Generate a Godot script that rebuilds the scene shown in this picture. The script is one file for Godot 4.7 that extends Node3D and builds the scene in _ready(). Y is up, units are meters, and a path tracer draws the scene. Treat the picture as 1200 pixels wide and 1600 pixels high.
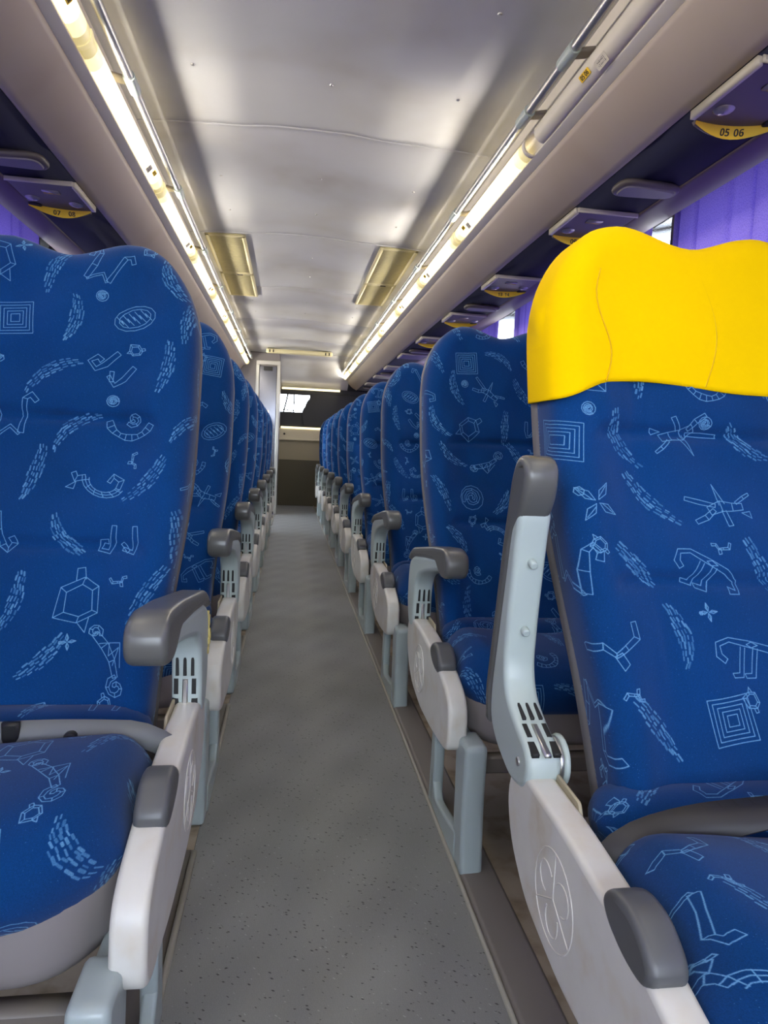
extends Node3D
# Interior of a coach looking down the aisle to the rear. Metres, y up, the rear of the coach lies towards -z.

var mats := {}
var cache := {}
var rng := RandomNumberGenerator.new()

# ---------------------------------------------------------------- shape helpers
class Soup:
	var p := PackedVector3Array()
	var t := PackedVector2Array()
	var g := PackedInt32Array()
	func tri(a: Vector3, b: Vector3, c: Vector3, ua: Vector2, ub: Vector2, uc: Vector2, grp: int) -> void:
		p.append(a); p.append(b); p.append(c)
		t.append(ua); t.append(ub); t.append(uc)
		g.append(grp)
	func quad(a: Vector3, b: Vector3, c: Vector3, d: Vector3, ua: Vector2, ub: Vector2, uc: Vector2, ud: Vector2, grp: int) -> void:
		tri(a, b, c, ua, ub, uc, grp)
		tri(a, c, d, ua, uc, ud, grp)
	# turns the closed solid added since triangle n0 the right way out (clockwise seen from outside)
	func fix(n0: int) -> void:
		var vol := 0.0
		var o := p[n0 * 3]
		for i in range(n0, g.size()):
			vol += (p[i * 3] - o).dot((p[i * 3 + 1] - o).cross(p[i * 3 + 2] - o))
		if vol > 0.0:
			flip(n0)
	func face(n0: int, dir: Vector3) -> void:
		var s := 0.0
		for i in range(n0, g.size()):
			s += (p[i * 3 + 2] - p[i * 3]).cross(p[i * 3 + 1] - p[i * 3]).dot(dir)
		if s < 0.0:
			flip(n0)
	func flip(n0: int) -> void:
		for i in range(n0, g.size()):
			var a := p[i * 3 + 1]
			p[i * 3 + 1] = p[i * 3 + 2]
			p[i * 3 + 2] = a
			var b := t[i * 3 + 1]
			t[i * 3 + 1] = t[i * 3 + 2]
			t[i * 3 + 2] = b

func commit(sp: Soup, mat: Material, m := 1.0) -> ArrayMesh:
	var st := SurfaceTool.new()
	st.begin(Mesh.PRIMITIVE_TRIANGLES)
	for i in sp.g.size():
		st.set_smooth_group(sp.g[i])
		for k in 3:
			var j := i * 3 + (k if m > 0.0 else 2 - k)
			st.set_uv(sp.t[j])
			st.add_vertex(Vector3(sp.p[j].x * m, sp.p[j].y, sp.p[j].z))
	st.generate_normals()
	st.index()
	st.set_material(mat)
	return st.commit()

func map3(axis: String, a: Vector2, c: float) -> Vector3:
	if axis == "x":
		return Vector3(c, a.y, a.x)
	if axis == "y":
		return Vector3(a.x, c, a.y)
	return Vector3(a.x, a.y, c)

func inset(poly: PackedVector2Array, d: float) -> PackedVector2Array:
	var n := poly.size()
	var area := 0.0
	for i in n:
		area += poly[i].cross(poly[(i + 1) % n])
	var s := signf(area)
	var out := PackedVector2Array()
	for i in n:
		var e0 := (poly[i] - poly[(i + n - 1) % n]).normalized()
		var e1 := (poly[(i + 1) % n] - poly[i]).normalized()
		var n0 := Vector2(-e0.y, e0.x) * s
		var n1 := Vector2(-e1.y, e1.x) * s
		var b := n0 + n1
		if b.length() < 0.01:
			b = n0
		b = b.normalized()
		out.append(poly[i] + b * d / maxf(b.dot(n0), 0.6))
	return out

func round_poly(pts: Array, r: float, n := 4) -> PackedVector2Array:
	var out := PackedVector2Array()
	var k := pts.size()
	for i in k:
		var a: Vector2 = pts[(i + k - 1) % k]
		var b: Vector2 = pts[i]
		var c: Vector2 = pts[(i + 1) % k]
		var ra := minf(r, a.distance_to(b) * 0.48)
		var rc := minf(r, c.distance_to(b) * 0.48)
		var p0 := b + (a - b).normalized() * ra
		var p2 := b + (c - b).normalized() * rc
		for j in n + 1:
			var t := float(j) / n
			out.append(p0 * (1 - t) * (1 - t) + b * 2 * t * (1 - t) + p2 * t * t)
	return out

# an outline carried along an axis, with rounded rims
func ext(sp: Soup, poly: PackedVector2Array, axis: String, lo: float, hi: float, bev := 0.004, n := 2) -> void:
	var n0 := sp.g.size()
	var rings := []
	bev = minf(bev, (hi - lo) * 0.5)
	for side in 2:
		for k in n + 1:
			var kk := k if side == 0 else n - k
			var th := float(kk) / n * PI / 2
			var pl := inset(poly, bev * (1 - sin(th)))
			var c := lo + bev * (1 - cos(th)) if side == 0 else hi - bev * (1 - cos(th))
			rings.append([pl, c])
	var m := poly.size()
	for r in rings.size() - 1:
		var A: PackedVector2Array = rings[r][0]
		var B: PackedVector2Array = rings[r + 1][0]
		var ca: float = rings[r][1]
		var cb: float = rings[r + 1][1]
		if absf(ca - cb) < 1e-7 and bev < 1e-6:
			continue
		for i in m:
			var j := (i + 1) % m
			sp.quad(map3(axis, A[i], ca), map3(axis, A[j], ca), map3(axis, B[j], cb), map3(axis, B[i], cb), A[i], A[j], B[j], B[i], 1)
	for e in [0, rings.size() - 1]:
		var A: PackedVector2Array = rings[e][0]
		var ix := Geometry2D.triangulate_polygon(A)
		if ix.is_empty():
			ix = Geometry2D.triangulate_polygon(poly)
		for i in range(0, ix.size(), 3):
			var q := [A[ix[i]], A[ix[i + 1]], A[ix[i + 2]]]
			if e == 0:
				q.reverse()
			# triangulate_polygon keeps the outline's own turning, the rings run from lo to hi
			sp.tri(map3(axis, q[0], rings[e][1]), map3(axis, q[1], rings[e][1]), map3(axis, q[2], rings[e][1]), q[0], q[1], q[2], 2 + mini(e, 1))
	# make the caps agree with the sides before the whole is turned out
	_agree(sp, n0, m * (rings.size() - 1) * 2)
	sp.fix(n0)

func _agree(sp: Soup, n0: int, sides: int) -> void:
	# sides: find whether they face out by the volume that sides and caps make; flip caps if that raises it
	var o := Vector3.ZERO
	for i in range(n0 * 3, sp.p.size()):
		o += sp.p[i]
	o /= maxf(1.0, float(sp.p.size() - n0 * 3))
	var vs := 0.0
	var vc := 0.0
	for i in range(n0, sp.g.size()):
		var v := (sp.p[i * 3] - o).dot((sp.p[i * 3 + 1] - o).cross(sp.p[i * 3 + 2] - o))
		if i < n0 + sides:
			vs += v
		else:
			vc += v
	if vs * vc < 0.0:
		var k := n0 + sides
		sp.flip(k)

func box(sp: Soup, c: Vector3, s: Vector3, bev := 0.002) -> void:
	var h := s * 0.5
	var pl := PackedVector2Array([Vector2(c.x - h.x, c.y - h.y), Vector2(c.x + h.x, c.y - h.y), Vector2(c.x + h.x, c.y + h.y), Vector2(c.x - h.x, c.y + h.y)])
	ext(sp, pl, "z", c.z - h.z, c.z + h.z, minf(bev, minf(h.x, h.y) * 0.5), 1)

# rings joined in a row, closed all round, with flat ends
func loft(sp: Soup, rings: Array, us: PackedFloat32Array, uvk := 1.0, cap := true) -> void:
	var n0 := sp.g.size()
	var m: int = rings[0].size()
	var mid: PackedVector3Array = rings[rings.size() / 2]
	var vs := PackedFloat32Array([0.0])
	for i in m:
		vs.append(vs[i] + mid[i].distance_to(mid[(i + 1) % m]))
	for r in rings.size() - 1:
		var A: PackedVector3Array = rings[r]
		var B: PackedVector3Array = rings[r + 1]
		for i in m:
			var j := (i + 1) % m
			sp.quad(A[i], A[j], B[j], B[i], Vector2(us[r], vs[i]) * uvk, Vector2(us[r], vs[i + 1]) * uvk, Vector2(us[r + 1], vs[i + 1]) * uvk, Vector2(us[r + 1], vs[i]) * uvk, 1)
	if cap:
		for e in [0, rings.size() - 1]:
			var A: PackedVector3Array = rings[e]
			var c := Vector3.ZERO
			for q in A:
				c += q
			c /= m
			for i in m:
				var j := (i + 1) % m
				if e == 0:
					sp.tri(c, A[j], A[i], Vector2.ZERO, Vector2.ZERO, Vector2.ZERO, 2)
				else:
					sp.tri(c, A[i], A[j], Vector2.ZERO, Vector2.ZERO, Vector2.ZERO, 3)
	sp.fix(n0)

# a profile (in the plane across the path) carried along a path
func sweep(sp: Soup, path: Array, prof: PackedVector2Array, up := Vector3.UP) -> void:
	var rings := []
	var us := PackedFloat32Array()
	var run := 0.0
	var last_x := Vector3.ZERO
	for i in path.size():
		var a: Vector3 = path[maxi(i - 1, 0)]
		var b: Vector3 = path[mini(i + 1, path.size() - 1)]
		var d := (b - a).normalized()
		var x := up.cross(d)
		if x.length() < 0.05:
			x = last_x if last_x != Vector3.ZERO else Vector3.RIGHT
		x = x.normalized()
		last_x = x
		var y := d.cross(x).normalized()
		var ring := PackedVector3Array()
		for q in prof:
			ring.append(path[i] + x * q.x + y * q.y)
		rings.append(ring)
		if i > 0:
			run += path[i].distance_to(path[i - 1])
		us.append(run)
	loft(sp, rings, us)

func circle(r: float, n := 10, sy := 1.0) -> PackedVector2Array:
	var out := PackedVector2Array()
	for i in n:
		out.append(Vector2(cos(TAU * i / n) * r, sin(TAU * i / n) * r * sy))
	return out

func tube(sp: Soup, path: Array, r: float, n := 10) -> void:
	sweep(sp, path, circle(r, n), Vector3(0.13, 0.97, 0.21).normalized())

func at_poly(poly: PackedVector2Array, o: Vector2) -> PackedVector2Array:
	var out := PackedVector2Array()
	for q in poly:
		out.append(q + o)
	return out

func smooth_table(tab: Array, y: float) -> float:
	var n := tab.size()
	if y <= tab[0][0]:
		return tab[0][1] + (y - tab[0][0]) * (tab[1][1] - tab[0][1]) / (tab[1][0] - tab[0][0])
	if y >= tab[n - 1][0]:
		return tab[n - 1][1] + (y - tab[n - 1][0]) * (tab[n - 1][1] - tab[n - 2][1]) / (tab[n - 1][0] - tab[n - 2][0])
	for i in n - 1:
		if y <= tab[i + 1][0]:
			var h: float = tab[i + 1][0] - tab[i][0]
			var t: float = (y - tab[i][0]) / h
			var m0: float = (tab[i + 1][1] - tab[maxi(i - 1, 0)][1]) / (tab[i + 1][0] - tab[maxi(i - 1, 0)][0]) * h
			var m1: float = (tab[mini(i + 2, n - 1)][1] - tab[i][1]) / (tab[mini(i + 2, n - 1)][0] - tab[i][0]) * h
			var t2 := t * t
			var t3 := t2 * t
			return (2 * t3 - 3 * t2 + 1) * float(tab[i][1]) + (t3 - 2 * t2 + t) * m0 + (-2 * t3 + 3 * t2) * float(tab[i + 1][1]) + (t3 - t2) * m1
	return 0.0

# ---------------------------------------------------------------- nodes
func mi(parent: Node, called: String, mesh: Mesh) -> MeshInstance3D:
	var o := MeshInstance3D.new()
	o.name = called
	o.mesh = mesh
	parent.add_child(o, true)
	return o

func tag(o: Node, label: String, category: String, group := "") -> Node:
	o.set_meta("label", label)
	if category:
		o.set_meta("category", category)
	if group:
		o.set_meta("group", group)
	return o

func numbered(called: String) -> String:
	if not has_node(called):
		return called
	var k := 1
	while has_node("%s_%03d" % [called, k]):
		k += 1
	return "%s_%03d" % [called, k]

func thing(called: String, label: String, category: String, at := Vector3.ZERO, group := "") -> Node3D:
	var o := Node3D.new()
	o.name = numbered(called)
	add_child(o)
	o.position = at
	tag(o, label, category, group)
	return o

func struct_node(called: String, at := Vector3.ZERO) -> Node3D:
	var o := Node3D.new()
	o.name = called
	add_child(o)
	o.position = at
	o.set_meta("kind", "structure")
	return o

func struct_mesh(called: String, sp: Soup, mat: Material) -> MeshInstance3D:
	var o := mi(self, called, commit(sp, mat))
	o.set_meta("kind", "structure")
	return o

# ---------------------------------------------------------------- materials
func flat_mat(nm: String, c: Color, rough := 0.5, metal := 0.0) -> StandardMaterial3D:
	var m := StandardMaterial3D.new()
	m.resource_name = nm
	m.albedo_color = c
	m.roughness = rough
	m.metallic = metal
	mats[nm] = m
	return m

func c8(r: int, g: int, b: int) -> Color:
	return Color(r / 255.0, g / 255.0, b / 255.0)

func glow_mat(nm: String, c: Color, e: float) -> StandardMaterial3D:
	var m := flat_mat(nm, Color(0.85, 0.84, 0.78), 0.4)
	m.emission_enabled = true
	m.emission = c
	m.emission_energy_multiplier = e
	return m

# worn, slightly uneven paint: a tiling cloud of tone laid on without UVs
func worn(m: StandardMaterial3D, seed_: int, lo: Color, freq: float, scale: float) -> void:
	var nz := FastNoiseLite.new()
	nz.seed = seed_
	nz.frequency = freq
	nz.fractal_octaves = 5
	var tex := NoiseTexture2D.new()
	tex.width = 256
	tex.height = 256
	tex.seamless = true
	tex.noise = nz
	var gr := Gradient.new()
	gr.offsets = PackedFloat32Array([0.0, 0.25, 0.5, 1.0])
	gr.colors = PackedColorArray([lo, lo.lerp(Color.WHITE, 0.55), Color(0.97, 0.97, 0.97), Color.WHITE])
	tex.color_ramp = gr
	m.albedo_texture = tex
	m.uv1_triplanar = true
	m.uv1_scale = Vector3.ONE * scale

# ---------------------------------------------------------------- seat cloth pattern
var cov := PackedFloat32Array()
const TN := 1536
const PPM := 2048.0        # pixels per metre of cloth

func seg(a: Vector2, b: Vector2, w: float, k: float) -> void:
	var n := int(a.distance_to(b)) + 1
	var hw := w * 0.5 + 0.5
	var rr := int(ceil(hw))
	for i in n + 1:
		var q := a.lerp(b, float(i) / n)
		var ix := int(floor(q.x))
		var iy := int(floor(q.y))
		for dy in range(-rr, rr + 1):
			for dx in range(-rr, rr + 1):
				var d := Vector2(ix + dx + 0.5, iy + dy + 0.5).distance_to(q)
				var v := clampf(hw - d, 0.0, 1.0) * k
				if v > 0.0:
					var at := posmod(iy + dy, TN) * TN + posmod(ix + dx, TN)
					if cov[at] < v:
						cov[at] = v

func poly_line(pts: Array, o: Vector2, s: float, rot: float, closed := false, w := 2.5) -> void:
	var k := pts.size()
	for i in (k if closed else k - 1):
		var a: Vector2 = pts[i]
		var b: Vector2 = pts[(i + 1) % k]
		seg(o + a.rotated(rot) * s, o + b.rotated(rot) * s, w, 0.9)

# a band drawn as two outlines with rungs across it
func band(pts: Array, wd: float, o: Vector2, s: float, rot: float, rung := 2) -> void:
	var l := []
	var r := []
	var k := pts.size()
	for i in k:
		var a: Vector2 = pts[maxi(i - 1, 0)]
		var b: Vector2 = pts[mini(i + 1, k - 1)]
		var d := (b - a).normalized().orthogonal() * wd * (1.0 + 0.25 * sin(i * 1.7))
		l.append(pts[i] + d)
		r.append(pts[i] - d)
	poly_line(l, o, s, rot)
	poly_line(r, o, s, rot)
	for i in k:
		if i == 0 or i == k - 1 or i % rung == 0:
			poly_line([l[i], r[i]], o, s, rot)

func spiral(c: Vector2, r: float, turns: float, a0: float) -> Array:
	var out := []
	var n := int(turns * 9)
	for i in n + 1:
		var t := float(i) / n
		out.append(c + Vector2(cos(a0 + t * turns * TAU), sin(a0 + t * turns * TAU)) * r * (1.0 - 0.8 * t))
	return out

func arc(c: Vector2, r: float, a0: float, a1: float, n := 8, sy := 1.0) -> Array:
	var out := []
	for i in n + 1:
		var a := lerpf(a0, a1, float(i) / n)
		out.append(c + Vector2(cos(a), sin(a) * sy) * r)
	return out

func motif(kind: int, o: Vector2, s: float, rot: float) -> void:
	match kind:
		0:
			band(spiral(Vector2(0, 0), 0.55, 1.7, 0.0), 0.07, o, s, rot, 3)
			poly_line(arc(Vector2.ZERO, 0.68, 0, TAU, 12), o, s, rot, true)
		1:
			band([Vector2(-0.9, 0.5), Vector2(-0.4, 0.35), Vector2(0.1, 0.1), Vector2(0.5, -0.25)], 0.12, o, s, rot, 1)
			band(spiral(Vector2(0.7, -0.5), 0.35, 1.2, PI * 0.7), 0.06, o, s, rot)
			poly_line([Vector2(-0.6, 0.3), Vector2(0.0, 0.75), Vector2(0.45, 0.1)], o, s, rot)
			poly_line([Vector2(-0.3, 0.5), Vector2(-0.1, 0.15), Vector2(0.05, 0.6), Vector2(0.2, 0.0)], o, s, rot)
			band(spiral(Vector2(-0.95, 0.55), 0.25, 1.1, 0.0), 0.05, o, s, rot)
		2:
			band([Vector2(-0.75, 0.3), Vector2(-0.95, 0.15), Vector2(-0.95, -0.15), Vector2(-0.6, -0.3), Vector2(0, -0.22), Vector2(0.6, -0.12), Vector2(1.0, 0.05), Vector2(1.05, 0.35), Vector2(0.8, 0.4)], 0.08, o, s, rot, 9)
			for x in [-0.25, 0.15]:
				poly_line([Vector2(x, -0.12), Vector2(x - 0.12, 0.6), Vector2(x - 0.35, 0.62), Vector2(x - 0.3, 0.74), Vector2(x, 0.72), Vector2(x + 0.14, -0.1)], o, s, rot)
			poly_line([Vector2(-0.05, -0.2), Vector2(0.1, -0.28), Vector2(0.3, -0.2), Vector2(0.1, -0.12)], o, s, rot, true)
		3:
			for k in 5:
				var q := 0.85 - k * 0.16
				poly_line([Vector2(-q, -q * 0.9), Vector2(q * 0.9, -q), Vector2(q, q * 0.9), Vector2(-q * 0.95, q)], o, s * 0.8, rot, true)
		4:
			for k in 4:
				var a := PI / 4 + k * PI / 2 + 0.15
				var d := Vector2(cos(a), sin(a))
				var e := d.orthogonal() * 0.17
				poly_line([d * 0.1, d * 0.45 + e, d * 0.95, d * 0.5 - e], o, s * 0.85, rot, true)
				poly_line([d * 0.2 + e * 0.3, d * 0.8], o, s * 0.85, rot)
			poly_line(arc(Vector2(0.4, 0.5), 0.16, 0, TAU, 6), o, s, rot, true)
		5:
			var hx := [Vector2(-0.75, 0.05), Vector2(-0.3, -0.7), Vector2(0.25, -0.75), Vector2(0.75, -0.1), Vector2(0.4, 0.8), Vector2(-0.35, 0.6)]
			poly_line(hx, o, s, rot, true)
			var inn := [Vector2(-0.55, 0.05), Vector2(-0.2, -0.5), Vector2(0.2, -0.5), Vector2(0.5, -0.05), Vector2(0.2, 0.5), Vector2(-0.3, 0.4)]
			poly_line(inn, o, s, rot, true)
			for k in 6:
				poly_line([hx[k], inn[k]], o, s, rot)
			poly_line([Vector2(0.2, -0.7), Vector2(0.45, -1.0), Vector2(0.65, -0.85), Vector2(0.45, -0.5)], o, s, rot)
			poly_line([Vector2(-0.6, 0.3), Vector2(-0.75, 0.75), Vector2(-0.4, 0.6)], o, s, rot)
		6:
			band([Vector2(-1.1, -0.6), Vector2(-0.6, -0.3), Vector2(-0.1, -0.02)], 0.07, o, s, rot, 9)
			band([Vector2(-1.05, 0.35), Vector2(-0.6, 0.3), Vector2(-0.2, 0.12)], 0.08, o, s, rot, 1)
			band([Vector2(-0.4, 0.1), Vector2(0.1, 0.05), Vector2(0.5, 0.2), Vector2(0.9, 0.3)], 0.16, o, s, rot, 1)
			poly_line([Vector2(0.05, 0.0), Vector2(0.15, -0.8), Vector2(0.27, 0.0)], o, s, rot)
			poly_line([Vector2(0.05, 0.2), Vector2(0.0, 0.8), Vector2(0.18, 0.82), Vector2(0.2, 0.25)], o, s, rot)
			band([Vector2(0.7, 0.1), Vector2(1.1, 0.0), Vector2(1.4, -0.05)], 0.05, o, s, rot, 1)
			poly_line([Vector2(0.75, 0.5), Vector2(1.05, 0.8), Vector2(1.1, 0.55)], o, s, rot, true)
		7:
			band(arc(Vector2(0, -0.4), 0.85, 0.05, PI * 0.85, 9), 0.11, o, s, rot, 1)
			band(spiral(Vector2(-0.1, -0.3), 0.3, 1.2, 0.4), 0.06, o, s, rot)
		8:
			band([Vector2(-0.75, -0.6), Vector2(-0.7, 0.1), Vector2(-0.55, 0.55), Vector2(-0.1, 0.35)], 0.1, o, s, rot, 9)
			band([Vector2(-0.35, 0.5), Vector2(-0.1, 0.1)], 0.07, o, s, rot, 9)
			band([Vector2(0.15, -0.75), Vector2(0.3, 0.0), Vector2(0.5, 0.4), Vector2(0.9, 0.25), Vector2(0.75, -0.1), Vector2(0.5, -0.05)], 0.1, o, s, rot, 9)
		9:
			for k in 3:
				poly_line(arc(Vector2(0.1, 0.25), 0.85 - k * 0.14, PI * 1.05, TAU * 0.99, 9, 0.7), o, s, rot)
			band([Vector2(0.75, 0.2), Vector2(0.72, 0.55), Vector2(0.35, 0.6), Vector2(0.3, 0.3)], 0.09, o, s, rot, 1)
			band([Vector2(-0.6, 0.15), Vector2(-0.9, -0.05), Vector2(-1.1, 0.15)], 0.1, o, s, rot, 1)
			poly_line([Vector2(-0.85, -0.15), Vector2(-1.1, -0.5), Vector2(-0.8, -0.45)], o, s, rot, true)
			for k in 6:
				var a := PI * 1.1 + k * 0.5
				poly_line([Vector2(0.1, 0.25) + Vector2(cos(a), sin(a) * 0.7) * 0.55, Vector2(0.1, 0.25) + Vector2(cos(a + 0.15), sin(a + 0.15) * 0.7) * 0.85], o, s, rot)
		10:
			poly_line(arc(Vector2.ZERO, 0.85, 0, TAU, 14, 0.62), o, s, rot, true)
			poly_line(arc(Vector2.ZERO, 0.66, 0, TAU, 12, 0.6), o, s, rot, true)
			for k in 5:
				var x := -0.5 + k * 0.25
				poly_line([Vector2(x - 0.12, 0.28), Vector2(x + 0.05, -0.1), Vector2(x + 0.02, 0.1), Vector2(x + 0.18, -0.3)], o, s, rot)
		11:
			band([Vector2(0.35, -0.9), Vector2(0.55, -0.4), Vector2(0.2, 0.0), Vector2(-0.1, 0.35), Vector2(-0.5, 0.2), Vector2(-0.8, 0.5)], 0.1, o, s, rot, 1)
			poly_line([Vector2(-0.15, 0.4), Vector2(0.2, 0.75), Vector2(0.35, 0.5), Vector2(0.05, 0.2)], o, s, rot, true)
		12:
			band([Vector2(-0.95, -0.55), Vector2(-0.75, -0.8), Vector2(-0.55, -0.65), Vector2(-0.5, 0.1), Vector2(-0.45, 0.65)], 0.09, o, s, rot, 2)
			band([Vector2(-0.4, 0.7), Vector2(-0.1, 0.4), Vector2(0.2, 0.65), Vector2(0.4, 0.9)], 0.05, o, s, rot, 3)
			band([Vector2(0.45, 0.85), Vector2(0.4, 0.2), Vector2(0.45, -0.4), Vector2(0.65, -0.6), Vector2(0.85, -0.4), Vector2(0.8, -0.15)], 0.1, o, s, rot, 1)

func trail(o: Vector2, len_: float, rot: float) -> void:
	var bend := rng.randf_range(-0.9, 0.9)
	var n := 10
	for i in n:
		var t := float(i) / n - 0.5
		var c := Vector2(t * len_, bend * t * t * len_)
		var ang := atan2(2 * bend * t, 1.0) + rng.randf_range(-0.15, 0.15)
		var lanes := 2 + int(3.2 * sin(PI * clampf((i + 1.6) / (n + 1.5), 0, 1)))
		for l in lanes:
			var q := c + Vector2(rng.randf_range(-4, 4), (l - (lanes - 1) * 0.5) * 9.5 + rng.randf_range(-2, 2))
			var h := Vector2(cos(ang), sin(ang)) * rng.randf_range(4.0, 8.0)
			seg(o + (q - h).rotated(rot), o + (q + h).rotated(rot), rng.randf_range(3.0, 6.5), rng.randf_range(0.4, 0.8))

func cloth_texture() -> ImageTexture:
	cov.resize(TN * TN)
	var cells := 8
	var cs := float(TN) / cells
	var last := 0
	for j in cells:
		for i in cells:
			var o := Vector2((i + 0.5 + (0.25 if j % 2 else -0.25)) * cs, (j + 0.5) * cs) + Vector2(rng.randf_range(-22, 22), rng.randf_range(-22, 22))
			if (i + j) % 2 == 0:
				trail(o, rng.randf_range(150, 215), [PI * 0.38, -PI * 0.33, PI * 0.25, PI * 0.45][rng.randi() % 4] + rng.randf_range(-0.2, 0.2))
			else:
				last = (last + 1 + rng.randi() % 4) % 13
				motif(last, o, rng.randf_range(72, 94), rng.randf_range(-0.6, 0.6) + (PI if rng.randf() < 0.25 else 0.0))
				if rng.randf() < 0.6:
					motif([0, 4, 5, 11][rng.randi() % 4], o + Vector2(rng.randf_range(-20, 20), cs * 0.62), 30, rng.randf_range(0, TAU))
	var data := PackedByteArray()
	data.resize(TN * TN * 3)
	var nz := FastNoiseLite.new()
	nz.seed = 5
	nz.frequency = 0.01
	var low := nz.get_seamless_image(192, 192)
	var k := 0
	for y in TN:
		for x in TN:
			var v := cov[y * TN + x]
			var h := (x * 374761393 + y * 668265263) & 0x7fffffff
			h = ((h ^ (h >> 13)) * 1274126177) & 0x7fffffff
			var r := float(h & 1023) / 1023.0
			if (h >> 10) % 900 == 0:
				v = maxf(v, 0.65)
			var tone := 0.86 + 0.2 * r + 0.16 * (low.get_pixel(x / 8, y / 8).r - 0.5)
			if v > 0.0:
				v *= 0.72 + 0.4 * r
			data[k] = int(clampf(lerpf(8.0 * tone, 112.0, v), 0, 255))
			data[k + 1] = int(clampf(lerpf(57.0 * tone, 162.0, v), 0, 255))
			data[k + 2] = int(clampf(lerpf(112.0 * tone, 204.0, v), 0, 255))
			k += 3
	return ImageTexture.create_from_image(Image.create_from_data(TN, TN, false, Image.FORMAT_RGB8, data))

func floor_texture() -> ImageTexture:
	var n := 1024
	var im := Image.create(n, n, false, Image.FORMAT_RGB8)
	for y in n:
		for x in n:
			var h := (x * 374761393 + y * 668265263) & 0x7fffffff
			h = ((h ^ (h >> 13)) * 1274126177) & 0x7fffffff
			var t := 0.93 + 0.09 * float(h & 255) / 255.0 + 0.03 * sin(TAU * (x * 2 + 31 * sin(TAU * y / n)) / n) * sin(TAU * y * 3 / n) + 0.02 * sin(TAU * (x * 5 + y * 3) / n)
			im.set_pixel(x, y, Color(0.51 * t, 0.51 * t, 0.5 * t))
	for i in 2600:
		var x := rng.randi() % n
		var y := rng.randi() % n
		var dark := rng.randf() < 0.7
		var c := Color(0.2, 0.195, 0.19) if dark else Color(0.66, 0.66, 0.64)
		var w := 1 + rng.randi() % 4 if dark else 1 + rng.randi() % 2
		for dy in 1 + rng.randi() % 4:
			for dx in w:
				im.set_pixel((x + dx + dy) % n, (y + dy) % n, c)
	return ImageTexture.create_from_image(im)

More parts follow.
